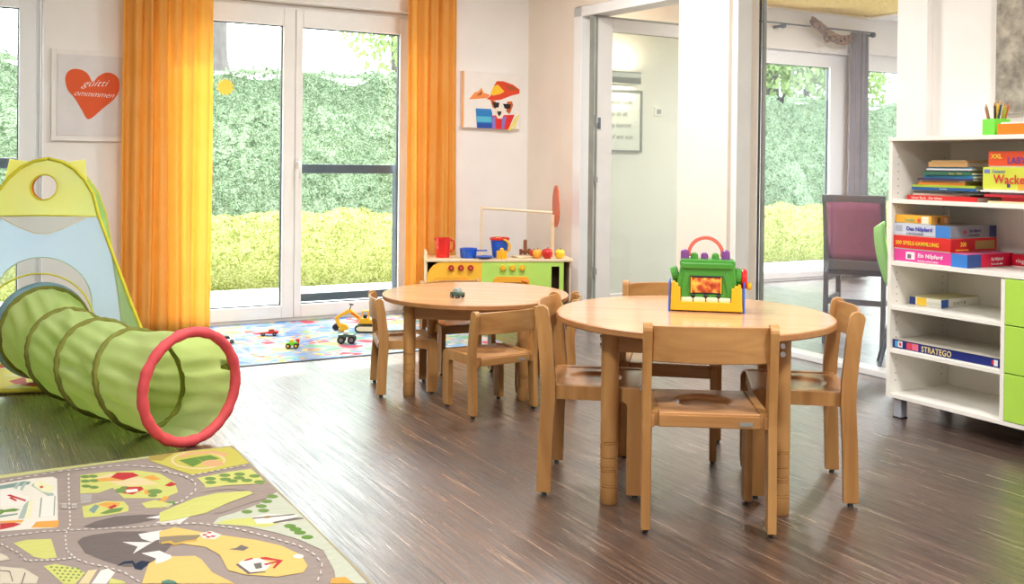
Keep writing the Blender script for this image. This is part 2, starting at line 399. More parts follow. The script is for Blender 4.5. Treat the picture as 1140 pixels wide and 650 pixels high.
def hedge_prof(x, a):   # a in 0..1 around the front and top
    n_ = .07*noise.noise(Vector((x*2.6,a*3,5)))+.04*noise.noise(Vector((x*8,a*7,2)))
    top = .60+.06*noise.noise(Vector((x*1.1,0,9))); pts = [(9.45,-.12),(9.32,.2),(9.36,top-.08),(9.55,top),(9.9,top),(10.1,top-.1)]
    k = a*(len(pts)-1); i = min(int(k),len(pts)-2); f = k-i
    y = pts[i][0]*(1-f)+pts[i+1][0]*f; z = pts[i][1]*(1-f)+pts[i+1][1]*f
    return Vector((x, y-n_, z+n_))
hd.grid(lambda u,v: hedge_prof(-6+22*u, v), 260, 14)
def hl():
    x = random.uniform(-4,15.8); a = random.random()**1.2; p = hedge_prof(x,a); return p, (0,-1 if a<.5 else -.3,.3 if a<.5 else 1)
leaves(hd, 20000, hl, .016, .032)
M_hedge = leaf_mat('hedge_leaves', [(84,92,48),(126,136,72),(160,166,96),(192,194,136),(130,100,80)])
tag(hd.build('hedge_foliage', M_hedge), 'clipped yellow-green hedge beyond the pale terrace outside the windows', 'hedge', kind='stuff')
def tree(x, y, z, r, h, crown, label, n):
    t = thing('garden_tree', label, 'tree', (x,y,z), 0, None)
    b = B().tube([(0,0,-.1),(0,0,.05),(.02,0,.25),(0,0,h*.5),(.1,0,h)], [r*1.9,r*1.5,r*1.1,r,r*.7], 16)
    b.tube([(0,0,h*.6),(-.5,.2,h*.85),(-.9,.3,h*1.1)], [r*.4,r*.3,r*.15], 8).tube([(.05,0,h*.7),(.6,0,h),(.9,.2,h*1.2)], [r*.4,r*.25,r*.12], 8)
    b.build('trunk', plain('bark', (78,74,70), .9, .15, 14, bump=.5), t, smooth=True)
    lb = B()
    def cp():
        while True:
            v = Vector((random.uniform(-1,1),random.uniform(-1,1),random.uniform(-1,1)))
            if v.length < 1: break
        c = random.choice(crown); return Vector(c[:3])+v*c[3], v+Vector((0,0,.01))
    leaves(lb, n, cp, .05, .09); lb.build('crown', leaf_mat('tree_leaves', [(70,96,54),(116,140,84),(160,176,120)]), t)
tree(2.80, 12.5, 2.1, .2, 3.2, [(0,0,3.6,1.0),(.6,0,3.9,.8)], 'thick grey tree trunk at the top of the ivy bank', 900)
tree(5.75, 13.6, 2.1, .09, 1.6, [(-.1,0,1.0,.75),(.5,.2,1.5,.8),(-.7,0,1.7,.6)], 'slim leafy tree on the bank seen through the opening window half', 1700)
tree(12.3, 12.8, 2.1, .1, 1.6, [(0,0,.8,1.1),(.9,0,1.5,1.1),(-1.1,0,1.2,1.1),(-.3,.2,2.0,1.1),(1.5,0,.7,1.0)], 'bright leafy tree beyond the window of the adjoining room', 9000)
# guard rails outside the panes
def rail(x0, x1, y, label, z=1.055, low=True):
    t = thing('guard_rail', label, 'guard rail', ((x0+x1)/2,y,0))
    o_ = ((x0+x1)/2,y,0)
    B(o_).box((x0,y-.012,z-.032),(x1,y+.012,z+.032)).build('bar', M_steel, t, bevel=.003)
    if low: B(o_).box((x0,y-.012,.115),(x1,y+.012,.172)).build('bar', M_steel, t, bevel=.003)
    for x in (x0,x1-.02): B(o_).box((x,y-.01,-.06),(x+.02,y+.01,z-.032)).build('post', M_steel, t)
rail(2.17,2.925,6.925,'dark steel guard rail outside the right half of the orange-curtained window')
rail(-.23,.42,6.925,'dark steel guard rail outside the window behind the play tent', 1.075, False)
# --- open glazed door leaf in the doorway
hy = 5.95; hx = 4.035
dl = B(); T0,T1 = hy-.02, hy+.025; x1_ = hx+.98
dl.box((hx,T0,.01),(4.168,T1,2.15)).box((x1_-.09,T0,.01),(x1_,T1,2.15)).box((4.168,T0,.01),(x1_-.09,T1,.18)).box((4.168,T0,2.055),(x1_-.09,T1,2.15))
door = st(dl.build('door_1', plain('satin_grey_door_frame', (206,204,200), .35, .02), bevel=.003))
B().box((4.166,hy-.004,.178),(x1_-.088,hy+.004,2.057)).build('pane', glass('door_glass', (.86,.90,.86), 1.0, .22, (206,214,206)), door)
B().box((hx-.028,T0-.004,.01),(hx-.012,T1+.01,2.155)).box((hx-.006,T0-.006,.01),(hx+.004,T1,2.155)).box((hx-.012,T0-.004,2.15),(x1_,T1,2.162)).build('gasket', plain('seal', (150,154,146), .5), door, bevel=.001)
hg = B()
for z in (.35,1.42,1.0): hg.tube([(hx-.012,T0-.012,z-.035),(hx-.012,T0-.012,z+.035)], .008, 10).box((hx-.02,T0-.01,z-.02),(hx+.01,T0-.002,z+.02))
hg.build('hinge', M_alu, door)
B().box((hx+.01,T0-.01,1.36),(hx+.03,T0-.001,1.44)).build('strike_plate', M_steel, door)
# hall behind the door: lamp, framed text, switch, wall stays plain
wl = thing('wall_lamp', 'box-shaped wall lamp glowing up and down behind the glass door', 'lamp', (5.05,7.02,1.87))
B((5.05,7.02,1.87)).box((4.86,6.98,1.80),(5.205,7.115,1.85)).box((4.86,6.98,1.89),(5.205,6.99,1.90)).box((4.86,6.98,1.80),(5.205,6.985,1.90)).build('housing', M_alu, wl)
def emis(name, c, s):
    t = NT(name); e = t.n('ShaderNodeEmission', Strength=s); e.inputs[0].default_value = lin(c); t.l(e.outputs[0], t.out.inputs[0]); return t.m
B((5.05,7.02,1.87)).box((4.88,7.0,1.86),(5.19,7.10,1.885)).build('diffuser', emis('lamp_glow', (255,226,180), 6), wl)
for zz, d in ((1.93, 1), (1.79, -1)):
    L = bpy.data.lights.new('lamp_light', 'AREA'); L.energy = 5.0; L.shape = 'RECTANGLE'; L.size = .3; L.size_y = .08; L.color = (1,.84,.6)
    o = bpy.data.objects.new('lamp_light', L); C.objects.link(o); o.location = (5.03,7.05,zz); o.rotation_euler = (PI if d > 0 else 0,0,0)
fp = thing('framed_text', 'black framed handwritten text hanging behind the glass door', 'picture', (5.05,7.10,1.5))
B((5.05,7.10,1.5)).box((4.79,7.09,1.215),(5.306,7.115,1.235)).box((4.79,7.09,1.735),(5.306,7.115,1.755)).box((5.288,7.09,1.235),(5.306,7.115,1.735)).box((4.79,7.09,1.235),(4.808,7.115,1.735)).build('frame', M_black, fp)
B((5.05,7.10,1.5)).box((4.808,7.10,1.235),(5.288,7.11,1.735)).build('print', paper('print_paper', (226,230,226)), fp)
M_ink = paper('black_ink', (40,40,40))
for i, s in enumerate(('ich wollt nicht', 'was es ist', 'bis es kommt', 'oft auf wie von')):
    text(s, .062, (5.04,7.098,1.63-i*.1), (1,0,0), (0,0,1), M_ink, fp, shear=.35, align='CENTER', sx=.9)
sw = thing('light_switch', 'small square white light switch on the hall wall', 'light switch', (5.50,7.1,1.58))
B((5.50,7.1,1.58)).box((5.455,7.105,1.54),(5.535,7.12,1.62)).build('plate', M_framew, sw, bevel=.002); B((5.50,7.1,1.58)).box((5.475,7.098,1.56),(5.515,7.106,1.60)).build('rocker', P_grey, sw)
# curtain, rod and wicker ornament of the far room
def curtain(name, x0, x1, y, z0, z1, waves, amp, mat, label, cat, seed=0, flare=0.0, thick=.003):
    random.seed(seed); ph = [random.uniform(0,6.28) for _ in range(4)]
    b = B(((x0+x1)/2,y,0))
    def fn(u,v):
        z = z0+(z1-z0)*v; w = 1-.10*math.sin(min(1,v)*PI*.5)*0
        x = x0+(x1-x0)*u + flare*(1-v)*(u-.5) + .008*math.sin(9*u+3*v+ph[1])
        k = u*waves*2*PI + .5*math.sin(2.2*u*6.28+ph[0]) 
        a = amp*(.75+.25*math.sin(5*u+ph[2]))*(1-.15*v)
        yy = y + a*math.sin(k+.25*math.sin(v*3+ph[3])) + .25*a*math.sin(2.7*k+ph[1]+v)
        return (x + .35*a*math.cos(k), yy, z)
    b.grid(fn, int(waves*26), 26)
    o = b.build(name, mat, smooth=True, solid=thick); return tag(o, label, cat)
curtain('curtain', 7.77, 8.03, 7.02, .02, 2.44, 4, .032, M_grey_c, 'grey floor-length curtain between the windows of the adjoining room', 'curtain', 5)
rd = thing('curtain_rod', 'thin dark curtain rod above the window of the adjoining room', 'curtain rod', (7.3,7.0,2.47))
B((7.3,7.0,2.47)).tube([(6.4,7.0,2.45),(8.10,7.0,2.45)], .008, 8).build('rod', M_steel, rd)
for x in (6.86, 8.07):
    B((7.3,7.0,2.47)).tube([(x,7.12,2.43),(x,7.0,2.43)], .014, 10).ball((x,6.995,2.43),.028).build('bracket', M_steel, rd, smooth=True)
wk = thing('wicker_garland', 'knobbly brown wicker garland hanging from the curtain rod', 'ornament', (7.6,6.98,2.42))
wbm = B((7.6,6.98,2.42)); random.seed(3)
for i in range(260):
    s = i/260; x = 7.20+.5*s; z = 2.49-.13*math.sin(min(1,s*1.6)*PI*.5)+.02*math.sin(s*6)
    a = random.uniform(0,6.28); wbm.ball((x, 6.96+.03*math.cos(a), z+.035*math.sin(a)), .016, 6)
wbm.build('wicker', plain('wicker', (150,124,104), .8, .3, 60), wk, smooth=True)
B((7.6,6.98,2.42)).tube([(7.36,6.93,2.39),(7.33,6.93,2.34),(7.35,6.93,2.31),(7.40,6.93,2.32),(7.41,6.93,2.36)], .016, 8).build('tail', plain('wicker_dark', (120,96,80), .8, .3, 60), wk, smooth=True)
# bird stickers
M_bird = paper('bird_black', (50,54,56))
for (x,z,s,label) in ((7.07,1.755,1,'black bird sticker gliding low on the far window pane'),(7.404,1.83,.9,'small black bird sticker diving beside the other bird on the pane')):
    o_ = (x,7.205,z); b = B(o_)
    poly = [(-.07,.0),(-.03,.03),(-.005,.015),(.02,.05),(.06,.06),(.03,.02),(.035,-.01),(.02,-.045),(0,-.02),(-.04,-.005)]
    b.prism([(p[0]*s, p[1]*s) for p in (poly if s == 1 else [(-q[0], q[1]) for q in poly])], .0015, frame((x,7.226,z),(1,0,0),(0,0,1)))
    tag(b.build('bird_sticker', M_bird), label, 'sticker')
star = []
for i in range(24):
    a = PI*2*i/24; r_ = .062 if i%2 else .044; star.append((r_*math.cos(a), r_*math.sin(a)))
o = B((1.72,6.83,1.63)).prism(star, .0015, frame((1.653,6.8435,1.598),(1,0,0),(0,0,1))).build('sun_sticker', paper('sticker_yellow', (252,226,96)))
tag(o, 'yellow sun sticker on the left half of the big window', 'sticker')
# ================================================================== CURTAINS, PICTURES
curtain('curtain', .965, 1.515, 6.60, .012, 2.652, 6.5, .034, M_orange_c, 'orange floor-length curtain hanging beside the heart picture', 'curtain', 11, -.0)
curtain('curtain', 2.86, 3.27, 6.60, .012, 2.652, 5.2, .034, M_orange_c, 'orange floor-length curtain hanging behind the toy kitchen', 'curtain', 23, .0)
cr = thing('curtain_rod', 'white curtain rod carrying the two orange curtains', 'curtain rod', (2.1,6.6,2.67))
B((2.1,6.6,2.67)).box((.7,6.585,2.655),(3.6,6.615,2.675)).box((.8,6.6,2.66),(.83,6.72,2.69)).box((3.5,6.6,2.66),(3.53,6.72,2.69)).build('rod', M_framew, cr)
# heart picture
hp = thing('heart_picture', 'white framed picture of an orange-red heart with white handwriting', 'picture', (.84,6.72,1.5))
O_ = (.84,6.72,1.5)
B(O_).box((.575,6.695,1.215),(1.08,6.719,1.775)).build('board', paper('frame_white', (238,234,230)), hp, bevel=.002)
B(O_).box((.608,6.69,1.25),(1.06,6.696,1.743)).build('print', paper('picture_grey', (224,220,220)), hp)
hearts = []
HX, HZ = .806, 1.505
hpts = [(0,.075),(.03,.11),(.07,.135),(.11,.135),(.145,.11),(.155,.07),(.15,.02),(.12,-.03),(.06,-.085),(-.02,-.155),(-.06,-.10),(-.10,-.03),(-.14,.02),(-.155,.08),(-.145,.125),(-.11,.15),(-.06,.145),(-.025,.12)]
B(O_).prism(smoothpoly(hpts), .002, frame((HX,6.69,HZ),(1,0,0),(0,0,1))).build('heart', paper('heart_orange', (226,92,44)), hp)
M_wtxt = paper('white_ink', (252,250,246))
text('guitti', .058, (HX-.062,6.687,HZ+.045), (1,0,.05), (0,0,1), M_wtxt, hp, shear=.6, sx=1.2, off=-.0006)
text('ommmmen', .05, (HX-.112,6.687,HZ-.012), (1,0,-.03), (0,0,1), M_wtxt, hp, shear=.6, sx=1.0, off=-.0006)
# dog canvas
dgO = (3.60,6.72,1.57)
dg = thing('dog_canvas', 'square canvas of a dog in sunglasses lounging under a red umbrella', 'picture', dgO)
B(dgO).box((3.345,6.68,1.37),(3.84,6.72,1.79)).build('canvas', paper('canvas_white', (240,234,228)), dg, bevel=.002)
def pic(name, col, polys, lvl, par=dg):
    b = B(dgO)
    for p in polys:  # image px on the canvas face (812x650 crop of 100x80)
        q = [((x-105)/520*.495, -(y-85)/500*.42) for x,y in p]
        b.prism(q, .0005+lvl*.0006, frame((3.345,6.68,1.79),(1,0,0),(0,0,1)))
    return b.build(name, paper('paint_'+name, col), par)
pic('edge_stripe', (240,176,110), [[(105,85),(122,85),(122,582),(105,582)]], 0)
pic('umbrella', (226,74,40), [[(320,325),(360,290),(380,215),(410,160),(470,158),(560,185),(620,225),(618,262),(540,285),(450,325),(380,335)]], 1)
pic('umbrella_panel', (250,200,50), [[(355,272),(385,205),(420,190),(480,250),(440,275),(375,292)]], 2)
pic('umbrella_wing', (244,150,84), [[(165,335),(215,270),(245,262),(275,225),(290,270),(350,285),(330,315),(250,325)]], 1)
pic('umbrella_pattern', (180,90,40), [[(480,200),(560,200),(600,230),(540,240)],[(230,300),(280,250),(275,290)]], 3)
pic('deck_chair', (44,130,200), [[(225,412),(360,412),(372,450),(372,585),(238,585)]], 1)
pic('deck_chair_band', (90,190,220), [[(236,480),(370,480),(370,530),(238,530)]], 2)
pic('deck_chair_dark_band', (34,80,170), [[(238,540),(372,540),(372,585),(238,585)]], 2)  # darker blue lower band of the printed deck chair
pic('towel', (226,48,44), [[(365,470),(575,455),(520,592),(372,588)]], 1)
pic('towel_stripe', (142,120,200), [[(365,475),(402,480),(405,588),(375,588)],[(462,480),(500,475),(480,590),(455,590)]], 2)
pic('pet_ear_pattern', (196,92,40), [[(355,330),(400,340),(405,410),(375,395)],[(505,340),(550,335),(560,370),(530,450),(500,430)]], 2)
pic('pet_face', (244,232,214), [[(405,400),(440,370),(470,400),(480,450),(460,495),(420,495),(400,455)]], 3)
pic('sunglasses', (40,30,34), [[(372,350),(435,352),(428,395),(390,400)],[(468,360),(540,362),(530,405),(485,402)]], 4)
pic('nose', (60,36,40), [[(415,430),(455,430),(450,455),(435,475),(420,455)]], 4)
pic('drink', (240,224,120), [[(512,598),(590,470),(625,450),(600,500),(580,590),(565,595),(575,520),(540,598)]], 3)
# grey canvas on the shelf wall
gc = B((4.09,2.4,1.6)).box((4.06,1.95,1.345),(4.099,2.84,2.0)).build('relief_canvas', plain('sand_relief', (172,164,150), .9, .25, 18, bump=1.0), smooth=False)
tag(gc, 'grey sandy relief canvas hanging above the orange box', 'picture')
# ================================================================== BEECH CHAIRS
def make_chair(label, S, SH, TH, hr, hf, dp, loc, rz, group, cat='chair'):
    """S scale of sections, SH seat rail height, TH total, hr/hf half spacing rear/front, dp depth between feet"""
    t = thing('beech_chair', label, cat, loc, rz, group)
    tk = .026*S; yr, yf = -dp/2, dp/2
    # rear posts: profile in y,z
    for s in (-1,1):
        cen = [(0.0,.012),(.004,SH*.5),(.012,SH*.9),(.010,SH*1.1),(-.004,SH*1.5),(-.014,TH-.028*S)]
        hw = .024*S
        left = [(yr+c-hw*(1.0 if z < SH*1.2 else .98), z) for c,z in cen]; right = [(yr+c+hw, z) for c,z in cen]
        top = arc(yr-.014, TH-.026*S, hw, 180, 0, 8)
        poly = left+top+right[::-1]
        x = s*hr
        leg = B().prism(poly, tk, Matrix.Translation((x-tk/2,0,0)) @ frame((0,0,0),(0,1,0),(0,0,1))).build('leg', M_beech, t, bevel=.004*S, seg=2)
        B().lathe([(.009,0),(.009,.013)], (x, yr, 0), 10).build('glide', M_foot, leg)
        # front leg running into the side rail with a rounded corner
        w = .056*S; rh = .046*S; X = s*hf; r = .03*S; r2 = .018*S
        pf = [(yf-w/2,.012),(yf+w/2-.004,.012)] + [(yf+w/2,.05)] + arc(yf+w/2-r,SH-r,r,0,90,6) + [(yr+.03*S, SH),(yr+.0, SH-.002),(yr+.0,SH-rh)] + arc(yf-w/2-r2,SH-rh-r2,r2,90,0,4)
        leg2 = B().prism(pf, tk, Matrix.Translation((X-tk/2,0,0)) @ frame((0,0,0),(0,1,0),(0,0,1))).build('leg', M_beech, t, bevel=.004*S)
        B().lathe([(.009,0),(.009,.013)], (X, yf, 0), 10).build('glide', M_foot, leg2)
        B().box((min(X,x-s*.010), yr-.008*S, SH-rh-.003),(max(X,x-s*.010), yr+.018*S, SH-.012)).build('joint_block', M_beechd, leg2, bevel=.002)
    # rails
    B().box((-hf+tk/2, yf-.012, SH-.012-.040*S),(hf-tk/2, yf+.012, SH-.010)).build('front_rail', M_beechx, t, bevel=.003)
    rr = B().box((-hf+tk/2, yr-.012, SH-.046*S),(hf-tk/2, yr+.008, SH-.009)).build('rear_rail', M_beechx, t, bevel=.003)
    B().box((hf-.075, yr-.0135, SH-.038*S),(hf-.035, yr-.0118, SH-.026*S)).build('label_sticker', M_alu, rr)
    # moulded seat with a shallow round dish
    wv = hf-tk/2-.001; b = B()
    n = 60
    def sf(u,v):
        x = -wv+2*wv*u; y = yr-.006+(dp+.020*S)*v; z = SH-.007
        r_ = math.hypot(x/(wv*.62), (y-.0)/(dp*.33))
        z -= .0095*(1-min(1,max(0,(r_-.80)/.2))**2*(3-2*min(1,max(0,(r_-.80)/.2))))
        return (x,y,z)
    b.grid(sf, n, n); b.build('seat', M_beechs, t, smooth=True, solid=.008)
    # curved backrest
    zt = TH-.012*S; zb = zt-.108*S*(1 if S > .95 else .95); bk_ = B(); m = 20; hb = hr-.0
    th = .010
    def bp(u, z, off):
        x = -hb+2*hb*u; return (x, yr-.008-.038*S*math.sin(PI*u)**.9+off + (-.004 if z > zb+.02 else 0), z + (.004*math.sin(PI*u) if z > zb+.02 else 0))
    vs = []
    for i in range(m+1):
        u = .02+.96*i/m; vs += [bp(u,zb,0), bp(u,zt,0), bp(u,zt,th), bp(u,zb,th)]
    fs = []
    for i in range(m):
        a = i*4; c = a+4
        for k in range(4): l = (k+1)%4; fs.append((a+k,c+k,c+l,a+l))
    fs += [(0,1,2,3),(m*4+3,m*4+2,m*4+1,m*4)]
    bk_.add(vs, fs); bk_.build('backrest', M_beechx, t, bevel=.003)
    return t
M_beechs = wood('beech_seat', (184,132,84), (206,156,108), (3, 18, 18), .22, .6, .03)
def fz(fx, fy): return math.atan2(-fx, fy)        # rotation so that local +Y points along (fx,fy)
LG = dict(S=1.0, SH=.366, TH=.636, hr=.186, hf=.163, dp=.30)
SM = dict(S=.92, SH=.262, TH=.466, hr=.164, hf=.141, dp=.245)
def place(mx, my, ang, dp): # rear-leg midpoint + facing angle (deg from +X)
    a = math.radians(ang); return (mx+math.cos(a)*dp/2, my+math.sin(a)*dp/2, 0), a-PI/2
G1, G2 = 'beech chairs around the larger round table', 'small beech chairs around the low round table'
def mk(proto, P, mx, my, ang, label, group):
    loc, rz = place(mx, my, ang, P['dp'])
    if proto is None: return make_chair(label, P['S'], P['SH'], P['TH'], P['hr'], P['hf'], P['dp'], loc, rz, group)
    c = copy_tree(proto); c.location = loc; c.rotation_euler = (0,0,rz); c['label'] = label; c['group'] = group; return c
c1 = mk(None, LG, 2.004, 2.330, 56.5, 'beech chair seen from behind, pulled up in front of the toy on the round table', G1)
mk(c1, LG, 1.870, 3.009, -38.5, 'larger beech chair side-on between the two round tables', G1)
mk(c1, LG, 2.696, 2.450, 142.0, 'beech chair side-on between the larger round table and the shelf unit', G1)
mk(c1, LG, 2.565, 3.215, -130.0, 'beech chair on the far side of the larger table, facing the camera', G1)
c2 = mk(None, SM, 1.850, 4.577, -16.4, 'small beech chair side-on near the toy excavator, at the low table', G2)
mk(c2, SM, 2.170, 3.890, 96.0, 'small beech chair seen from behind in front of the low round table', G2)
mk(c2, SM, 2.695, 4.150, 147.0, 'small beech chair half hidden behind the larger side-on chair, at the low table', G2)
mk(c2, SM, 2.430, 4.965, -95.0, 'small beech chair drawn up to the low table on its toy kitchen side', G2)
# ================================================================== ROUND TABLES
def make_table(label, loc, rz, H, r):
    t = thing('round_table', label, 'table', loc, rz, 'round beech tables')
    b = B(); n = 72; e = .024
    prof = [(r-.02,H-e),(r-.004,H-e),(r,H-e+.004),(r,H-.004),(r-.004,H-.0005)]
    b.lathe(prof, n=n, cap=False); b.mat(1)
    b.add([((r-.004)*math.cos(2*PI*i/n),(r-.004)*math.sin(2*PI*i/n),H-.0005) for i in range(n)], [tuple(range(n))])
    b.mat(0).add([((r-.02)*math.cos(2*PI*i/n),(r-.02)*math.sin(2*PI*i/n),H-e) for i in range(n)], [tuple(reversed(range(n)))])
    b.build('tabletop', [M_beechd, M_lam], t)
    a = .272
    for sx in (-1,1):
        for sy in (-1,1):
            x, y = sx*a, sy*a; R = .029; pr = [(R-.002,0),(R,.003)]
            for z0 in (.055,.063,.105,.112,.120,.150,.195,.202):
                if z0 < H-.2: pr += [(R,z0-.0016),(R-.0032,z0),(R,z0+.0016)]
            pr += [(R,H-e-.002)]
            lg = B().lathe(pr, (x,y,0), 24).build('leg', M_beech, t, smooth='auto')
            for z in (H-.052,H-.078):
                dx, dy = (sx,0) if sx*sy > 0 else (0,sy)
                B().tube([(x+dx*(R-.003), y+dy*(R-.003), z),(x+dx*(R+.004), y+dy*(R+.004), z)], .0085, 12).build('bolt', M_chrome, lg, smooth='auto')
    for k in range(4):
        M = Matrix.Rotation(k*PI/2,4,'Z')
        B().box((-a+.022,-a-.010,H-e-.072),(a-.022,-a+.010,H-e-.001),M).build('apron', M_beechx, t, bevel=.002)
    return t
make_table('larger round beech table carrying the green and yellow toy', (2.285,2.745,0), math.radians(-38.5), .59, .478)
make_table('low round beech table carrying the tiny toy car', (2.318,4.455,0), math.radians(-36.5), .46, .462)
# ================================================================== SHELF UNIT
M_brushed = plain('brushed_steel', (186,192,204), .35, .03, metal=.35)
SO = (3.66,2.5,0)
sf_ = thing('shelf_unit', 'white open shelf unit with lime green drawers on metal feet', 'shelf', SO)
SX0, SX1, SY1, SYm, SY0 = 3.66, 4.055, 3.075, 2.505, 1.935
tk = .018
carc = B(SO)
carc.box((SX0,SY1-tk,.09),(SX1,SY1,1.222)).box((SX0,SY0,.09),(SX1,SY0+tk,1.222)).box((SX0,SYm,.108),(SX1,SYm+tk,.668))
carc.box((SX0,SY0+tk,.09),(SX1,SY1-tk,.108)).box((SX1-.006,SY0+tk,.108),(SX1,SY1-tk,1.222))
carc.build('carcass', M_whitelam, sf_, bevel=.001)
B(SO).box((SX0-.004,SY0-.003,1.222),(SX1,SY1+.003,1.240)).build('top', M_whitelam, sf_, bevel=.001)
for z, y0 in ((.948,SY0+tk),(.674,SY0+tk),(.478,SYm+tk),(.287,SYm+tk)):
    B(SO).box((SX0+.002,y0,z),(SX1-.006,SY1-tk,z+tk)).build('shelf', M_whitelam, sf_, bevel=.001)
hol = B(SO)
for x in (SX0+.04, SX1-.045):
    z = .16
    while z < 1.18:
        hol.tube([(x,SY1-tk-.0004,z),(x,SY1-tk+.002,z)], .0028, 8); z += .032
hol.build('peg_hole', M_foot, sf_)
for z0, z1 in ((.110,.296),(.300,.486),(.490,.670)):
    d = B(SO).box((SX0-.002,SY0+tk+.002,z0),(SX0+.016,SYm-.002,z1)).build('drawer', M_greenfront, sf_, bevel=.0015)
    B(SO).box((SX0+.016,SY0+tk+.012,z0+.01),(SX1-.03,SYm-.012,z1-.02)).build('drawer_box', M_whitelam, d)
for x in (SX0+.035, SX1-.05):
    for y in (SY1-.05, SY0+.05):
        f = B(SO).box((x-.02,y-.02,.006),(x+.02,y+.02,.09)).build('foot', M_brushed, sf_, bevel=.002)
        B(SO).box((x-.022,y-.022,0),(x+.022,y+.022,.006)).build('foot_pad', M_black, f)
# ---- books and boxes. A book lies flat: cover, page block
def book(label, x0, x1, y0, y1, z, h, col, rot=0, group='picture books stacked on the upper shelf', txt=None, spine='x'):
    cx, cy = (x0+x1)/2, (y0+y1)/2; w, l = (x1-x0)/2, (y1-y0)/2
    t = thing('book', label, 'book', (cx,cy,z), math.radians(rot), group)
    c = min(.0022, h*.18)
    b = B().box((-w,-l,0),(w,l,c)).box((-w,-l,h-c),(w,l,h)).box((-w,-l,c),(-w+.003,l,h-c))
    b.build('cover', Pl('book_cover', col, rough=.35), t)
    B().box((-w+.003,-l+.003,c),(w-.003,l-.003,h-c)).build('pages', M_pages, t)
    if txt:
        tx = text(txt[0], h*.72, (-w-.0006, l*txt[2], h*.24), (0,-1,0), (0,0,1), paper('spine_ink', txt[1]), None, sx=1.1); tx.parent = t
    return t
M_pages = paper('page_block', (236,228,210))
stk = [  # colour, thickness, front-left y, right y, front x, rotation, label, spine text
 ((206,36,38), .020, 3.010, 2.665, 3.70, 0.0, 'red book at the bottom of the book stack', ('Unser Buch   Der kleine', (250,220,200), .86)),
 ((222,214,196), .009, 2.995, 2.715, 3.72, 2, 'cream book second from the bottom of the book stack', None),
 ((70,70,74), .006, 2.985, 2.66, 3.71, -3, 'thin dark book third from the bottom of the book stack', None),
 ((236,236,232), .007, 2.975, 2.69, 3.73, 3, 'thin white book below the dark blue book in the stack', None),
 ((24,84,148), .012, 2.985, 2.665, 3.70, -1, 'blue book under the yellow-green one in the stack', ('Die Welt', (230,240,250), .1)),
 ((176,200,60), .010, 2.990, 2.685, 3.71, 1, 'yellow-green book low in the book stack', None),
 ((226,130,52), .011, 2.97, 2.745, 3.72, 3, 'orange book in the lower half of the book stack', None),
 ((238,206,170), .008, 2.965, 2.735, 3.73, -2, 'pale peach book above the orange one in the stack', None),
 ((60,52,96), .009, 2.965, 2.70, 3.71, 2, 'dark violet book halfway up the book stack', None),
 ((44,130,176), .013, 2.945, 2.70, 3.73, -2, 'turquoise blue book below the green one in the stack', None),
 ((54,112,84), .014, 2.945, 2.71, 3.72, 1, 'green book in the upper half of the book stack', ('Natur   Wald', (230,190,90), -.1)),
 ((60,66,76), .006, 2.94, 2.72, 3.73, -3, 'thin dark grey book above the green one in the stack', None),
 ((232,236,240), .007, 2.935, 2.72, 3.73, 2, 'thin white book near the top of the stack', None),
 ((80,150,190), .006, 2.93, 2.715, 3.74, 0, 'thin light blue book near the top of the stack', None),
 ((214,168,110), .022, 2.925, 2.735, 3.73, 1, 'thick tan book second from the top of the stack', None),
 ((200,170,120), .007, 2.93, 2.74, 3.76, -6, 'thin light brown book on top of the stack', None)]
z = .9662
for col, h, y1, y0, x0, rot, lab, tx in stk:
    book(lab, x0, x0+.24, y0, y1, z, h, col, rot, txt=tx); z += h+.0004
stk2 = [((232,206,160), .008, 2.61, 2.36, 3.71, 0, 'beige book at the bottom of the pile under the game boxes'),
 ((190,30,46), .018, 2.505, 2.27, 3.70, 0, 'crimson book in the pile under the game boxes'),
 ]
zz = .9662
book(stk2[0][6], 3.70, 3.92, 2.33, 2.615, zz, .008, (232,206,160), 0, 'books under the game boxes')
book('dark red book in the pile under the game boxes', 3.71, 3.93, 2.34, 2.56, zz+.0084, .016, (196,34,48), 0, 'books under the game boxes')
book('raspberry red thin book in the pile under the game boxes', 3.69, 3.92, 2.35, 2.625, zz+.0248, .011, (204,50,66), 1, 'books under the game boxes')
book('thin lilac book in the pile under the game boxes', 3.70, 3.92, 2.33, 2.605, zz+.0362, .008, (196,176,200), -1, 'books under the game boxes')
book('thin white book directly under the yellow game box', 3.68, 3.91, 2.35, 2.635, zz+.0446, .007, (238,236,230), 0, 'books under the game boxes')
def gbox(name, label, x0, x1, y0, y1, z0, z1, col, top=None, rot=0, bottom=None):
    cx, cy = (x0+x1)/2, (y0+y1)/2; w, l, h = (x1-x0)/2, (y1-y0)/2, z1-z0
    t = thing(name, label, 'board game', (cx,cy,z0), math.radians(rot), 'game boxes')
    b = B().box((-w,-l,.004),(w,l,h)); 
    ld = b.build('lid', Pl('box_lid', col, rough=.35), t, bevel=.001)
    if top: B().box((-w+.001,-l+.001,h),(w-.001,l-.001,h+.0006)).build('lid_print', Pl('lid_print', top, rough=.3), t)
    B().box((-w+.002,-l+.002,0),(w-.002,l-.002,.0042)).build('tray', Pl('box_tray', bottom or (230,226,220)), t)
    t['_w'] = w; t['_l'] = l; t['_h'] = h
    return t
def ftext(t, s, size, y, z, col, shear=0, sx=1.0, ext=.0003, off=0.0):
    """text on the long face that looks out of the shelf; y measured from its left end"""
    o = text(s, size, (-t['_w']-.0024, t['_l']-y, z), (0,-1,0), (0,0,1), paper('ink', col), None, shear=shear, sx=sx, off=off); o.parent = t
def etext(t, s, size, x, z, col, sx=1.0):
    o = text(s, size, (-t['_w']+x, -t['_l']-.0024, z), (1,0,0), (0,0,1), paper('ink', col), None, sx=sx); o.parent = t
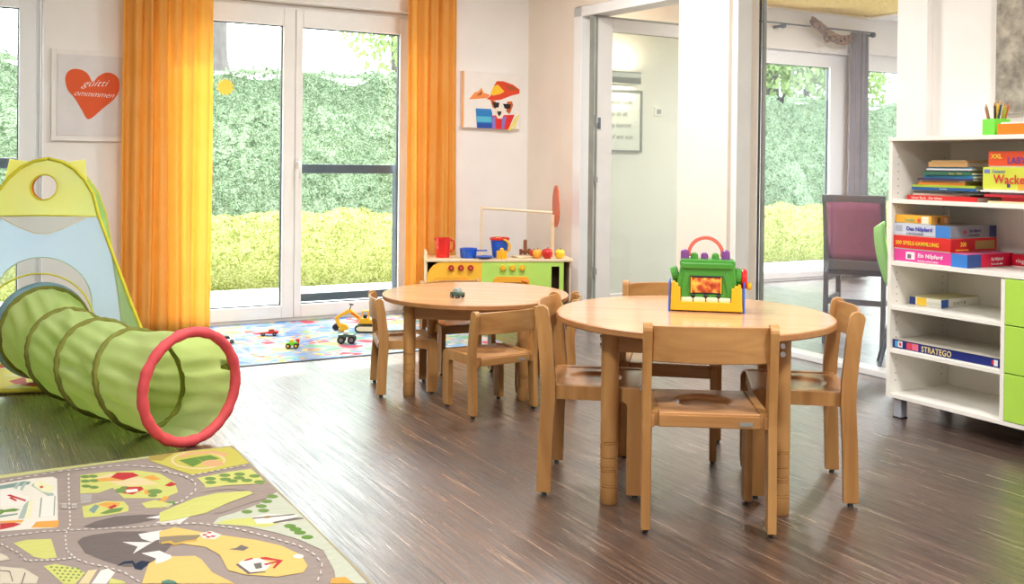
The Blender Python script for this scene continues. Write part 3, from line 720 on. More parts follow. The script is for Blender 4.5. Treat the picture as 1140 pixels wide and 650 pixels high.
def patch(t, name, face, a0, a1, z0, z1, col):
    w, l = t['_w'], t['_l']; k = t.get('_n',0)+1; t['_n'] = k; e = .0003+.00025*k
    if face == 'f': b = B().box((-w-e, l-a1, z0),(-w+.001, l-a0, z1))
    else: b = B().box((-w+a0, -l-e, z0),(-w+a1, -l+.001, z1))
    return b.build(name, Pl('patch', col, rough=.4), t)
# second shelf, bottom to top
S2 = .6922
pk = gbox('game_box', 'pink hippo game box lowest in the stack of games', 3.675, 3.975, 2.685, 3.052, S2, S2+.056, (232,70,158), (240,120,180))
ftext(pk, 'Ein Nilpferd', .024, .125, .026, (250,240,248), off=.0006); ftext(pk, 'kommt selten allein', .013, .125, .008, (250,235,245))
patch(pk, 'white_animal_print', 'f', .062, .108, .014, .046, (244,236,240)); patch(pk, 'grey_animal_print', 'f', .070, .09, .018, .036, (120,110,120))
patch(pk, 'blue_panel', 'f', .29, .366, .002, .056, (58,130,214)); patch(pk, 'dark_blue_panel', 'e', 0, .085, .002, .056, (36,70,130)); patch(pk, 'crimson_panel', 'e', .085, .30, .002, .056, (198,24,62))
etext(pk, 'Ein Nilpferd', .02, .15, .028, (250,230,236), .8); etext(pk, 'kommt selten allein', .012, .15, .01, (250,230,236), .8)
r2 = gbox('game_box', 'red game box with yellow lettering second in the stack of games', 3.672, 3.975, 2.765, 3.054, S2+.057, S2+.115, (222,40,40), (214,44,40))
ftext(r2, '200 SPIELE-SAMMLUNG', .0235, .012, .020, (250,214,60), sx=.88, off=.0004)
etext(r2, '200', .026, .06, .026, (246,206,60)); etext(r2, 'Spielesammlung', .011, .03, .008, (246,206,60), 1.2); patch(r2, 'end_panel', 'e', .002, .303, .002, .056, (176,22,30)); patch(r2, 'pattern_panel', 'e', .16, .29, .012, .048, (150,130,70))
gy = gbox('game_box', 'pale grey hippo game box third in the stack of games', 3.674, 3.975, 2.768, 3.055, S2+.116, S2+.168, (206,212,226), (150,150,150))
ftext(gy, 'Das Nilpferd', .024, .068, .024, (70,66,170), off=.0006); ftext(gy, 'in der Achterbahn', .012, .068, .008, (70,70,120))
patch(gy, 'print_patch', 'f', .008, .045, .018, .044, (176,180,196)); patch(gy, 'blue_panel', 'f', .215, .287, .002, .052, (66,134,214))
patch(gy, 'end_panel', 'e', .002, .30, .002, .052, (128,128,136)); patch(gy, 'dark_panel', 'e', .255, .302, .002, .052, (26,48,98)); etext(gy, 'Das Nilpferd', .018, .12, .026, (40,36,90), .8); etext(gy, 'in der Achterbahn', .01, .12, .01, (40,40,60), .9); patch(gy, 'red_dot_print', 'e', .085, .10, .02, .034, (196,40,60))
yb = gbox('game_box', 'small orange-yellow box on top of the stack of games', 3.68, 3.80, 2.868, 3.050, S2+.169, S2+.206, (246,182,50), (238,196,110))
patch(yb, 'white_panel', 'f', .135, .17, .004, .034, (244,236,214)); ftext(yb, 'Familie', .018, .05, .011, (120,180,140)); patch(yb, 'end_panel', 'e', .002, .118, .002, .036, (196,140,60)); patch(yb, 'window_print', 'e', .04, .06, .006, .03, (110,70,40)); patch(yb, 'pale_print', 'e', .085, .105, .006, .03, (220,180,140)); patch(yb, 'red_print', 'f', .115, .13, .008, .024, (226,90,60))
rb = gbox('game_box', 'red box lying alone to the right of the pink hippo game', 3.95, 4.04, 2.50, 2.675, S2, S2+.052, (190,20,44), (150,40,50))
ftext(rb, 'ring', .024, .02, .018, (250,220,220)); 
wk_ = gbox('game_box', 'yellow-green game box with red lettering on the upper shelf', 3.69, 3.90, 2.36, 2.632, zz+.052, zz+.052+.092, (212,220,76), (200,208,80))
ftext(wk_, 'Wackeln', .050, .05, .028, (214,50,60), sx=.9, off=.0008); ftext(wk_, 'Geister', .020, .042, .070, (90,110,190)); patch(wk_, 'blue_logo', 'f', .006, .032, .068, .084, (110,130,200)); patch(wk_, 'orange_corner', 'f', .155, .20, .003, .030, (246,170,60)); patch(wk_, 'purple_dot', 'f', .108, .122, .012, .026, (96,70,120))
lb_ = gbox('game_box', 'orange-red labyrinth box lying on the yellow-green one', 3.70, 3.90, 2.37, 2.615, zz+.146, zz+.146+.062, (230,82,44), (220,90,50))
ftext(lb_, 'LABYRINTH', .036, .085, .014, (96,70,150), sx=.9, off=.0006); ftext(lb_, 'XXL', .024, .014, .034, (246,206,70), off=.001)
# third shelf: white and yellow puzzle box
pz = gbox('puzzle_box', 'flat white and yellow puzzle box lying on the third shelf', 3.765, 4.04, 2.895, 3.052, .4962, .534, (240,238,226), (214,206,150))
pz.rotation_euler = (0,0,math.radians(3)); pz.location.y -= .008
patch(pz, 'navy_panel', 'f', 0, .03, .003, .037, (34,56,120)); patch(pz, 'yellow_panel', 'f', .036, .085, .003, .037, (250,208,60)); ftext(pz, 'CLASSIC', .02, .088, .010, (206,206,196)); patch(pz, 'blue_panel', 'e', 0, .05, .003, .036, (40,90,180)); etext(pz, 'H INITY 49', .02, .08, .010, (170,170,150)); pz['_l'] = .1
# fourth shelf: navy strategy game
sg = gbox('game_box', 'long navy blue strategy game box on the fourth shelf', 3.675, 3.96, 2.535, 3.054, .3052, .347, (30,44,118), (196,190,176))
ftext(sg, 'STRATEGO', .034, .152, .010, (236,214,140), sx=.84, off=.0005)
patch(sg, 'light_blue_logo', 'f', .012, .03, .010, .036, (90,180,230)); patch(sg, 'white_red_logo', 'f', .03, .052, .010, .036, (240,236,240)); patch(sg, 'red_logo', 'f', .035, .047, .016, .030, (220,60,70)); patch(sg, 'red_badge', 'f', .075, .10, .008, .036, (220,70,90)); patch(sg, 'pink_badge', 'f', .103, .135, .008, .036, (230,110,140)); patch(sg, 'white_mark', 'f', .495, .512, .010, .034, (230,230,240)); patch(sg, 'red_mark', 'f', .486, .496, .014, .030, (214,60,60))
patch(sg, 'lid_edge_strip', 'f', 0, .519, .0415, .0425, (196,190,176))  # thin strip along the front in the beige of the lid top
# pencil cup, orange tray
pc = thing('pencil_cup', 'square lime green pencil cup standing on the shelf unit', 'pencil cup', (3.80,2.652,1.2402))
cb = B(); a = .037; hh = .070
cb.box((-a,-a,0),(a,a,.003)).box((-a,-a,.003),(-a+.003,a,hh)).box((a-.003,-a,.003),(a,a,hh)).box((-a+.003,-a,.003),(a-.003,-a+.003,hh)).box((-a+.003,a-.003,.003),(a-.003,a,hh))
cb.build('body', P_lime, pc); pc.rotation_euler = (0,0,math.radians(-16))
pens = [((236,120,50),-.020,.026,-.035,.030,.125,'orange'),((176,60,40),-.010,.030,-.02,.040,.115,'brick red'),((150,120,90),-.025,.012,-.04,.020,.135,'light brown'),((60,50,44),.0,.008,.0,.012,.14,'black'),((246,200,40),.006,-.004,.004,-.004,.15,'yellow'),((210,180,60),.02,-.008,.03,-.02,.14,'mustard'),((40,70,60),-.02,-.018,-.008,-.045,.145,'dark green'),((150,170,50),.012,-.024,.012,-.052,.13,'olive green'),((190,100,50),.02,-.03,.024,-.056,.142,'copper brown'),((170,160,150),.018,.02,.02,.026,.128,'pale grey')]
ca, sa_ = math.cos(math.radians(-16)), math.sin(math.radians(-16))
for col, bx, by, tx, ty, L, nm in pens:
    bx *= .5; by *= .5
    p0 = Vector((3.80+bx*ca-by*sa_, 2.652+bx*sa_+by*ca, 1.2450)); p1 = Vector((3.80+tx*ca-ty*sa_, 2.652+tx*sa_+ty*ca, 1.2402+L*1.12))
    d = (p1-p0).normalized(); t = thing('pencil', nm+' pencil standing in the lime green cup', 'pencil', p0, 0, 'pencils in the green cup')
    B(p0).tube([p0, p0+d*(L*.86)], .0046, 8).build('barrel', Pl('pencil_paint', col), t); B(p0).tube([p0+d*(L*.86), p0+d*(L*.97)], [.0046,.0012], 8).build('tip', M_beech, t)
ob = thing('letter_tray', 'orange open tray with papers on top of the shelf unit', 'tray', (3.81,2.49,1.2402))
b = B().box((-.10,-.10,0),(.10,.095,.003)).box((-.10,-.10,.003),(-.097,.095,.045)).box((.097,-.10,.003),(.10,.095,.045)).box((-.097,.092,.003),(.097,.095,.045)).box((-.097,-.10,.003),(.097,-.097,.045)); b.build('tray', P_org, ob, bevel=.001)
tag(B((3.81,2.49,1.244)).box((3.72,2.40,1.2442),(3.90,2.575,1.292)).build('paper_stack', paper('sheet', (246,244,238))), 'white paper stack lying in the orange tray', 'paper')
RUG = [
('strip',[181,3890,786,3911,779,3875,179,3852]),
('cream',[176,3788,278,3800,339,3788,349,3755,308,3275,302,3258,229,3281,154,3301]),
('teal',[175,3765,250,3780,269,3762,260,3734,173,3722]),
('tealg',[213,3720,229,3777,239,3772,221,3697]),
('tealg',[229,3686,247,3767,257,3763,237,3674]),
('tealg',[274,3740,323,3599,324,3573,305,3578,266,3718]),
('yelw',[273,3714,295,3770,334,3664,315,3603,293,3635]),
('red',[289,3693,298,3701,302,3679,292,3673]),
('cream2',[172,3690,200,3727,256,3579,233,3524,165,3537]),
('red',[189,3644,199,3651,242,3567,238,3553]),
('red',[194,3612,201,3625,217,3575,211,3569]),
('tealg',[233,3524,245,3554,255,3561,223,3384,207,3392]),
('yelw',[248,3552,261,3562,242,3380,226,3389]),
('teal',[284,3569,288,3568,267,3375,264,3377]),
('teal',[324,3568,327,3567,307,3372,304,3374]),
('cream2',[289,3572,323,3569,303,3370,269,3379]),
('green',[164,3510,176,3497,200,3500,219,3481,205,3466,174,3473,161,3453]),
('teal',[161,3449,210,3445,209,3432,160,3427]),
('red',[158,3373,193,3363,214,3339,191,3322,155,3314]),
('orange',[254,3339,316,3320,306,3258,236,3290]),
('orange',[159,3394,223,3373,215,3351,158,3377]),
('lime',[183,3182,218,3192,280,3167,281,3011,250,3016,227,3044]),
('lime',[423,3764,500,3761,605,3732,667,3660,695,3535,684,3423,631,3383,518,3442,502,3569,456,3534,400,3554]),
('sandl',[464,3709,518,3737,604,3636,645,3534,537,3569]),
('dgreen',[451,3730,448,3722,442,3718,434,3719,427,3726,422,3735,421,3745,424,3753,431,3757,438,3756,445,3750,450,3740]),
('dgreen',[475,3723,472,3715,465,3711,458,3712,451,3719,446,3728,445,3738,448,3746,455,3750,462,3749,469,3743,474,3733]),
('dgreen',[445,3678,442,3670,436,3667,428,3668,421,3674,417,3683,416,3693,419,3701,425,3705,432,3704,439,3698,444,3688]),
('dgreen',[472,3670,469,3662,462,3658,455,3660,448,3666,443,3675,443,3685,446,3693,452,3697,459,3695,466,3689,471,3680]),
('dgreen',[441,3619,438,3611,432,3608,425,3609,418,3615,413,3624,413,3634,415,3642,421,3645,429,3644,436,3638,440,3629]),
('dgreen',[462,3595,459,3587,453,3584,446,3585,439,3591,435,3600,434,3610,437,3617,443,3621,450,3620,457,3614,461,3605]),
('dgreen',[552,3543,549,3536,543,3532,535,3534,528,3540,524,3548,524,3558,527,3565,533,3569,540,3567,547,3561,551,3552]),
('dgreen',[531,3520,528,3513,522,3510,515,3511,508,3517,504,3526,503,3535,506,3542,512,3546,520,3544,526,3539,531,3530]),
('red',[498,3669,540,3737,587,3712,602,3665,547,3638]),
('orange',[466,3694,512,3690,547,3633,472,3659]),
('orange',[611,3639,643,3650,660,3591,632,3584]),
('red',[521,3496,545,3554,588,3537,590,3505,549,3466]),
('cream2',[531,3528,571,3520,570,3490,536,3493]),
('orange',[589,3498,622,3488,613,3435,584,3450]),
('dgreen',[640,3454,634,3441,625,3435,613,3437,603,3447,597,3461,596,3476,602,3489,611,3495,623,3493,633,3484,639,3469]),
('dgreen',[537,3517,533,3506,525,3499,517,3500,509,3508,504,3521,504,3535,508,3547,515,3553,524,3552,532,3544,537,3532]),
('dgreen',[618,3420,615,3412,609,3408,601,3409,595,3415,591,3424,591,3434,594,3442,600,3446,608,3445,614,3439,618,3430]),
('red',[657,3515,686,3545,697,3507,673,3493]),
('orange',[608,3352,638,3404,649,3384,614,3325]),
('dgreen',[658,3314,655,3306,648,3303,640,3305,633,3311,629,3320,629,3329,632,3337,639,3341,647,3339,654,3333,658,3324]),
('lime',[560,3365,603,3379,645,3309,626,3284,564,3310]),
('road',[434,3516,489,3525,493,3455,539,3400,526,3279,501,3282,508,3393,443,3482]),
('grey',[399,3547,432,3529,421,3450,390,3447]),
('lime',[390,3419,427,3428,464,3439,513,3407,519,3351,511,3305,439,3298,383,3306]),
('orange',[435,3414,463,3428,502,3398,491,3371,456,3373]),
('teal',[404,3371,429,3422,439,3398,415,3333]),
('dgreen',[430,3325,466,3356,504,3348,490,3316,447,3312]),
('red',[459,3372,484,3393,487,3368,466,3352]),
('dark',[371,3227,409,3258,468,3277,542,3256,601,3222,570,3191,531,3186,456,3187,402,3199]),
('dark',[343,3107,360,3137,389,3145,455,3139,529,3103,580,3040,578,2964,508,2839,473,2833,432,2859,391,2927,353,3009]),
('white',[549,3219,651,3232,689,3194,629,3121,565,3163,597,3183]),
('white',[506,3090,571,3090,612,3036,539,3014,467,2940,488,2989,455,3048,531,3004,508,3047]),
('white',[489,2934,536,2931,573,2840,498,2845,524,2865]),
('navy',[414,2869,437,2897,459,2891,462,2864,480,2880,500,2857,469,2813,455,2830,455,2871,435,2878]),
('lime',[243,2963,273,2964,319,2909,336,2864,305,2800,278,2815]),
('dgreen',[265,2944,263,2940,261,2940,258,2943,258,2948,259,2952,262,2953,264,2949]),
('dgreen',[270,2917,269,2913,266,2912,264,2915,263,2920,264,2924,267,2925,269,2922]),
('dgreen',[275,2889,274,2885,271,2885,269,2888,268,2893,269,2897,272,2897,274,2894]),
('dgreen',[280,2862,279,2859,276,2858,274,2861,273,2866,274,2870,277,2870,279,2867]),
('dgreen',[285,2836,283,2832,281,2832,278,2835,278,2840,279,2844,282,2844,284,2841]),
('dgreen',[277,2935,276,2931,273,2931,271,2934,270,2939,271,2943,274,2944,276,2940]),
('dgreen',[282,2908,281,2904,278,2903,276,2906,275,2911,276,2915,279,2916,282,2913]),
('dgreen',[287,2881,286,2877,283,2876,281,2879,280,2884,281,2888,284,2889,286,2885]),
('dgreen',[292,2854,290,2850,288,2850,285,2853,285,2858,286,2861,289,2862,291,2859]),
('dgreen',[297,2827,295,2824,293,2823,290,2826,290,2831,291,2835,294,2835,296,2832]),
('dgreen',[289,2926,288,2922,285,2922,283,2925,282,2930,284,2934,286,2935,289,2931]),
('dgreen',[294,2899,293,2895,290,2894,288,2898,287,2903,289,2906,291,2907,294,2904]),
('dgreen',[299,2872,298,2868,295,2867,293,2871,292,2876,293,2879,296,2880,298,2877]),
('dgreen',[304,2845,302,2841,300,2841,297,2844,297,2849,298,2853,301,2853,303,2850]),
('dgreen',[301,2917,300,2913,297,2913,295,2916,294,2921,296,2925,299,2926,301,2922]),
('dgreen',[306,2890,305,2886,302,2886,300,2889,299,2894,301,2898,303,2898,306,2895]),
('dgreen',[311,2863,310,2859,307,2859,304,2862,304,2867,305,2871,308,2871,310,2868]),
('dgreen',[316,2836,314,2833,311,2832,309,2835,309,2840,310,2844,313,2844,315,2841]),
('dgreen',[314,2908,312,2905,309,2904,307,2907,306,2912,308,2916,311,2917,313,2913]),
('dgreen',[318,2881,317,2877,314,2877,312,2880,311,2885,313,2889,315,2889,318,2886]),
('dgreen',[323,2854,321,2850,319,2850,316,2853,316,2858,317,2862,320,2862,322,2859]),
('dgreen',[326,2899,324,2896,321,2895,319,2898,319,2903,320,2907,323,2908,325,2905]),
('dgreen',[330,2872,329,2868,326,2868,324,2871,323,2876,325,2880,327,2880,330,2877]),
('dgreen',[335,2845,333,2842,331,2841,328,2844,328,2849,329,2853,332,2853,334,2850]),
('sandl',[345,2875,367,2872,335,2785,312,2796]),
('cream2',[374,2860,394,2866,405,2827,375,2763,342,2781]),
('lime',[390,2795,417,2757,420,2740,380,2761]),
('beige',[142,3013,197,2967,226,2889,218,2847,136,2890]),
('beige',[146,3118,161,3084,168,3054,143,3053]),
('dark',[140,2987,163,2968,167,2889,164,2891,161,2961,140,2979]),
('dark',[196,2938,199,2936,186,2864,183,2865]),
('ygreen',[698,3917,825,3907,967,3878,982,3803,974,3633,853,3606,765,3586,734,3654,693,3757,661,3835]),
('dkyel',[673,3910,719,3900,765,3889,701,3805,661,3835]),
('sandl',[909,3707,896,3675,877,3652,852,3638,824,3636,797,3644,771,3663,750,3691,736,3725,729,3762,731,3798,742,3831,761,3857,786,3872,815,3876,845,3867,872,3847,893,3817,907,3781,913,3743]),
('ygreen',[899,3711,889,3685,871,3665,849,3654,825,3652,800,3660,777,3677,758,3701,745,3731,739,3762,741,3794,750,3821,767,3843,789,3855,815,3858,841,3850,865,3832,884,3806,897,3775,902,3743]),
('peach',[768,3848,817,3872,895,3855,938,3793,920,3754,883,3821,809,3834,772,3808]),
('green',[758,3784,818,3797,829,3723,785,3680]),
('green',[818,3797,874,3800,894,3739,833,3721]),
('peach',[893,3675,883,3656,867,3647,848,3650,832,3665,823,3687,823,3711,832,3731,849,3740,868,3737,884,3722,893,3699]),
('lime',[771,3544,881,3563,963,3564,967,3448,962,3375,914,3394,832,3421,771,3411,777,3465]),
('dgreen',[827,3507,822,3498,814,3494,805,3496,797,3503,792,3514,792,3525,797,3534,805,3538,814,3536,822,3528,827,3518]),
('dgreen',[880,3521,875,3512,867,3509,857,3510,849,3518,844,3528,844,3539,849,3548,857,3552,867,3550,875,3543,880,3532]),
('dgreen',[928,3510,923,3501,915,3497,905,3499,897,3507,893,3517,893,3528,898,3537,906,3541,916,3539,924,3532,928,3521]),
('dgreen',[969,3466,964,3458,956,3454,946,3456,938,3463,934,3474,934,3485,939,3493,947,3497,957,3495,965,3488,969,3477]),
('dgreen',[819,3465,814,3457,806,3453,797,3455,789,3462,785,3472,784,3483,789,3491,797,3495,806,3493,814,3486,819,3476]),
('dgreen',[871,3476,866,3467,858,3464,849,3466,841,3473,836,3483,836,3494,841,3503,849,3506,858,3504,866,3497,871,3487]),
('dgreen',[916,3469,911,3460,903,3457,893,3459,885,3466,881,3476,881,3487,886,3496,894,3500,903,3498,912,3490,916,3480]),
('dgreen',[932,3430,927,3422,919,3418,910,3420,902,3427,897,3437,898,3448,902,3457,911,3460,920,3458,928,3451,933,3441]),
('dgreen',[966,3394,961,3386,952,3382,943,3384,935,3391,931,3401,931,3412,936,3420,944,3424,954,3422,962,3415,966,3405]),
('dgreen',[887,3446,882,3437,874,3434,865,3435,857,3442,853,3453,853,3463,857,3472,865,3476,875,3474,883,3467,887,3456]),
('lime',[593,3245,647,3285,720,3337,794,3353,896,3325,903,3296,802,3239,719,3178,623,3159,578,3161]),
('road2',[775,3427,865,3406,959,3339,959,3287,928,3229,849,3202,761,3156,740,3167,800,3228,897,3274,895,3321,836,3377,765,3381]),
('pale',[798,3137,886,3183,970,3274,979,3111,976,2924,973,2756,972,2594,967,2449,896,2486,920,2570,940,2717,905,2830,864,2911,798,3007,715,3072,746,3120]),
('lime',[765,3088,842,3070,914,2989,848,2971,771,3032,722,3073]),
('dgreen',[849,3121,845,3114,837,3110,829,3112,822,3118,818,3128,818,3138,822,3146,830,3149,838,3148,845,3141,850,3131]),
('dgreen',[903,3151,898,3143,890,3139,882,3141,874,3148,870,3157,871,3168,875,3176,883,3179,892,3178,899,3171,903,3161]),
('dgreen',[931,3188,926,3180,919,3176,910,3178,902,3184,898,3194,899,3205,904,3213,911,3217,920,3215,928,3209,932,3198]),
('dgreen',[961,3226,956,3218,948,3214,939,3216,931,3222,927,3233,928,3243,933,3252,941,3256,950,3254,957,3247,961,3237]),
('dgreen',[898,3107,893,3100,885,3096,877,3098,870,3105,866,3114,866,3124,870,3132,878,3135,887,3134,894,3127,898,3118]),
('green',[931,2938,926,2930,918,2926,909,2928,902,2935,898,2945,898,2955,903,2963,911,2966,920,2964,927,2957,931,2948]),
('green',[937,2903,932,2896,924,2892,915,2894,908,2901,904,2910,905,2920,909,2928,917,2931,926,2930,934,2923,938,2913]),
('green',[940,2871,935,2864,927,2861,919,2862,911,2869,907,2878,908,2888,913,2896,921,2899,930,2897,937,2890,941,2881]),
('green',[948,2827,943,2820,935,2817,926,2819,919,2825,915,2834,916,2844,921,2851,929,2854,937,2853,945,2846,948,2837]),
('cream2',[836,3073,886,3080,967,3026,911,2979,832,3010]),
('orange',[871,3065,888,3063,878,3040,864,3047]),
('dark',[835,3069,958,3042,955,3032,833,3057]),
('dark',[877,3004,948,3010,972,2997,969,2988,880,2989]),
('sand',[563,3080,610,3096,666,3025,732,2951,792,2886,846,2808,875,2715,867,2632,843,2595,773,2600,705,2652,671,2703,677,2820,656,2895,606,2949,546,2985]),
('darkr',[555,3034,608,3022,666,2996,639,2961,584,2958,546,2981]),
('sand',[493,2847,533,2882,615,2844,625,2812,631,2707,665,2609,455,2721]),
('white',[527,2913,557,2883,555,2858,526,2839,508,2839]),
('sandd',[554,2992,578,2993,585,2964,617,2972,647,2966,644,2952,614,2957,582,2947,569,2978,550,2975]),
('cream2',[662,3007,696,3016,717,2969,692,2943,665,2964]),
('red',[681,2987,678,2984,673,2984,668,2989,667,2995,671,2999,676,2998,680,2994]),
('red',[696,2999,693,2995,688,2996,684,3000,683,3007,686,3011,691,3010,696,3005]),
('red',[700,2966,696,2962,691,2962,687,2967,686,2973,689,2977,694,2976,699,2972]),
('red',[686,2965,682,2961,677,2962,673,2967,672,2973,675,2976,680,2976,685,2971]),
('grey3',[707,2850,728,2848,748,2865,762,2834,742,2818,722,2836]),
('cream2',[706,2735,727,2758,766,2746,787,2692,759,2656,719,2661,702,2686]),
('dark',[698,2730,706,2735,719,2661,757,2649,755,2642,711,2652]),
('grey3',[742,2715,763,2713,755,2675,738,2676]),
('red',[770,2749,784,2745,820,2700,783,2656,779,2662,800,2693,768,2688,765,2700,803,2704,769,2736]),
('red',[722,2752,751,2758,749,2746,729,2743]),
('cream2',[878,2701,874,2694,867,2691,860,2693,855,2698,852,2706,852,2715,856,2722,863,2725,870,2723,876,2718,879,2710]),
('orange',[898,2525,931,2516,937,2465,881,2494]),
('dkteal',[502,2711,520,2715,533,2695,535,2678,500,2697]),
('dash',[387,3797,384,3772,390,3769,392,3795]),
('dash',[382,3747,379,3722,385,3720,387,3745]),
('dash',[377,3698,375,3674,380,3672,382,3696]),
('dash',[373,3651,370,3627,376,3625,378,3648]),
('dash',[368,3604,366,3582,371,3579,373,3602]),
('dash',[364,3559,362,3537,367,3535,369,3557]),
('dash',[360,3515,358,3493,363,3491,365,3513]),
('dash',[356,3472,354,3450,359,3449,361,3470]),
('dash',[352,3429,350,3409,355,3407,357,3428]),
('dash',[349,3388,347,3368,352,3366,354,3387]),
('dash',[345,3348,344,3328,348,3327,350,3346]),
('dash',[342,3309,340,3289,345,3288,347,3307]),
('dash',[339,3274,336,3258,339,3249,343,3265]),
('dash',[332,3242,328,3227,331,3218,335,3234]),
('dash',[324,3211,320,3196,323,3188,327,3203]),
('dash',[316,3177,315,3159,319,3158,320,3176]),
('dash',[313,3142,312,3124,316,3123,318,3141]),
('dash',[311,3107,309,3090,314,3089,315,3106]),
('dash',[308,3073,307,3057,311,3055,313,3072]),
('dash',[309,3038,311,3025,315,3034,312,3046]),
('dash',[314,3012,317,3000,321,3008,318,3021]),
('dash',[319,2987,322,2975,326,2983,323,2996]),
('dash',[181,3800,193,3802,193,3812,181,3810]),
('dash',[206,3804,218,3807,218,3817,206,3815]),
('dash',[231,3809,243,3811,244,3822,231,3820]),
('dash',[256,3814,269,3816,269,3827,256,3824]),
('dash',[282,3819,295,3821,295,3832,282,3829]),
('dash',[308,3823,321,3826,321,3837,308,3834]),
('dash',[334,3828,347,3831,348,3842,334,3839]),
('dash',[360,3833,374,3835,374,3846,361,3844]),
('dash',[387,3833,400,3831,401,3842,388,3844]),
('dash',[413,3829,426,3827,427,3838,414,3840]),
('dash',[439,3825,453,3823,454,3834,440,3836]),
('dash',[466,3821,479,3819,480,3830,467,3832]),
('dash',[493,3817,506,3815,507,3826,494,3828]),
('dash',[519,3813,533,3811,534,3822,521,3824]),
('dash',[546,3809,560,3807,561,3818,548,3820]),
('dash',[573,3804,586,3794,588,3805,575,3815]),
('dash',[598,3784,611,3774,613,3785,600,3795]),
('dash',[623,3764,635,3754,637,3765,625,3775]),
('dash',[648,3745,660,3735,662,3745,650,3755]),
('dash',[672,3725,683,3707,685,3718,675,3735]),
('dash',[691,3684,700,3660,703,3669,694,3693]),
('dash',[709,3637,717,3613,720,3622,711,3646]),
('dash',[155,3242,163,3241,164,3249,155,3250]),
('dash',[172,3241,181,3240,181,3247,172,3248]),
('dash',[190,3239,199,3238,199,3246,190,3247]),
('dash',[208,3237,217,3236,217,3244,208,3245]),
('dash',[226,3235,235,3234,235,3242,226,3243]),
('dash',[244,3234,253,3233,253,3240,244,3241]),
('dash',[262,3232,271,3230,272,3238,263,3240]),
('dash',[280,3227,289,3224,290,3231,281,3234]),
('dash',[298,3220,307,3217,308,3225,299,3228]),
('dash',[316,3214,325,3211,326,3219,317,3222]),
('dash',[334,3208,343,3204,344,3212,335,3215]),
('dash',[352,3201,362,3198,362,3206,353,3209]),
('dash',[371,3195,380,3192,381,3199,371,3203]),
('dash',[389,3188,398,3185,399,3193,390,3196]),
('dash',[407,3181,416,3178,417,3186,408,3189]),
('dash',[425,3174,434,3171,435,3179,426,3182]),
('dash',[444,3168,453,3164,454,3172,445,3175]),
('dash',[462,3161,471,3157,472,3165,463,3168]),
('dash',[480,3154,490,3150,491,3158,481,3161]),
('dash',[499,3147,508,3143,509,3151,500,3154]),
('dash',[517,3140,527,3137,528,3145,518,3147]),
('dash',[536,3137,546,3137,547,3145,537,3145]),
('dash',[556,3137,566,3137,567,3145,557,3145]),
('dash',[576,3137,585,3137,586,3145,577,3145]),
('dash',[595,3137,605,3137,606,3145,596,3145]),
('dash',[615,3137,625,3137,626,3144,616,3145]),
('dash',[327,2962,334,2949,336,2958,329,2971]),
('dash',[341,2936,347,2923,349,2932,343,2945]),
('dash',[355,2912,362,2903,364,2912,357,2921]),
('dash',[370,2894,377,2885,379,2894,372,2903]),
('dash',[385,2877,392,2866,394,2875,387,2885]),
('dash',[399,2855,406,2844,408,2852,401,2863]),
('dash',[412,2832,419,2821,421,2829,415,2840]),
('dash',[425,2809,430,2793,433,2799,428,2816]),
('dash',[435,2776,440,2760,443,2767,438,2783]),
('dash',[445,2745,450,2729,452,2735,448,2751]),
('dash',[150,3182,156,3168,158,3177,152,3191]),
('dash',[162,3154,167,3141,169,3150,164,3163]),
('dash',[173,3128,178,3114,180,3123,175,3136]),
('dash',[184,3101,189,3087,191,3095,186,3110]),
('dash',[193,3070,197,3053,199,3059,195,3077]),
('dash',[201,3035,205,3018,207,3024,203,3042]),
('dash',[212,3012,219,3009,219,3019,213,3022]),
('dash',[225,3006,232,3003,233,3013,226,3016]),
('dash',[239,3000,245,2997,246,3007,239,3010]),
('dash',[252,2994,259,2991,260,3001,253,3004]),
('dash',[265,2988,272,2985,273,2995,266,2998]),
('dash',[279,2983,286,2982,286,2992,280,2993]),
('dash',[293,2981,300,2980,300,2990,293,2991]),
('dash',[307,2979,314,2978,314,2988,307,2989]),
('dash',[680,3671,687,3659,691,3674,683,3686]),
('dash',[695,3647,702,3634,706,3649,698,3661]),
('dash',[709,3622,717,3610,721,3625,713,3637]),
('dash',[724,3599,730,3584,735,3597,728,3613]),
('dash',[735,3565,740,3546,745,3558,740,3578]),
('dash',[745,3527,750,3508,754,3521,750,3539]),
('dash',[751,3490,745,3458,749,3458,755,3490]),
('dash',[740,3429,732,3404,735,3399,743,3423]),
('dash',[723,3392,712,3377,713,3366,723,3380]),
('dash',[702,3363,692,3348,692,3337,702,3351]),
('dash',[682,3334,672,3323,671,3311,681,3322]),
('dash',[663,3320,653,3316,652,3303,661,3307]),
('dash',[644,3313,634,3309,633,3296,642,3300]),
('dash',[625,3306,616,3302,614,3289,624,3293]),
('dash',[581,3126,591,3122,593,3134,583,3137]),
('dash',[601,3119,611,3115,613,3126,603,3130]),
('dash',[621,3111,630,3108,633,3119,623,3123]),
('dash',[640,3104,650,3100,652,3112,643,3115]),
('dash',[660,3096,670,3093,672,3104,662,3108]),
('dash',[679,3086,688,3077,691,3088,682,3097]),
('dash',[696,3068,705,3059,708,3070,699,3079]),
('dash',[714,3050,722,3041,725,3052,717,3061]),
('dash',[731,3032,739,3023,742,3034,734,3043]),
('dash',[748,3014,756,3006,760,3016,751,3025]),
('dash',[764,2996,772,2984,775,2993,768,3006]),
('dash',[779,2971,786,2959,790,2968,782,2981]),
('dash',[793,2946,800,2934,804,2944,797,2956]),
('dash',[807,2922,814,2910,818,2919,811,2931]),
('dash',[821,2898,828,2885,832,2895,825,2907]),
('dash',[835,2873,842,2861,846,2870,839,2882]),
('dash',[849,2848,855,2836,859,2845,852,2858]),
('dash',[862,2824,869,2812,872,2821,866,2833]),
('dash',[875,2800,882,2788,885,2797,879,2809]),
('dash',[888,2776,891,2759,896,2766,892,2784]),
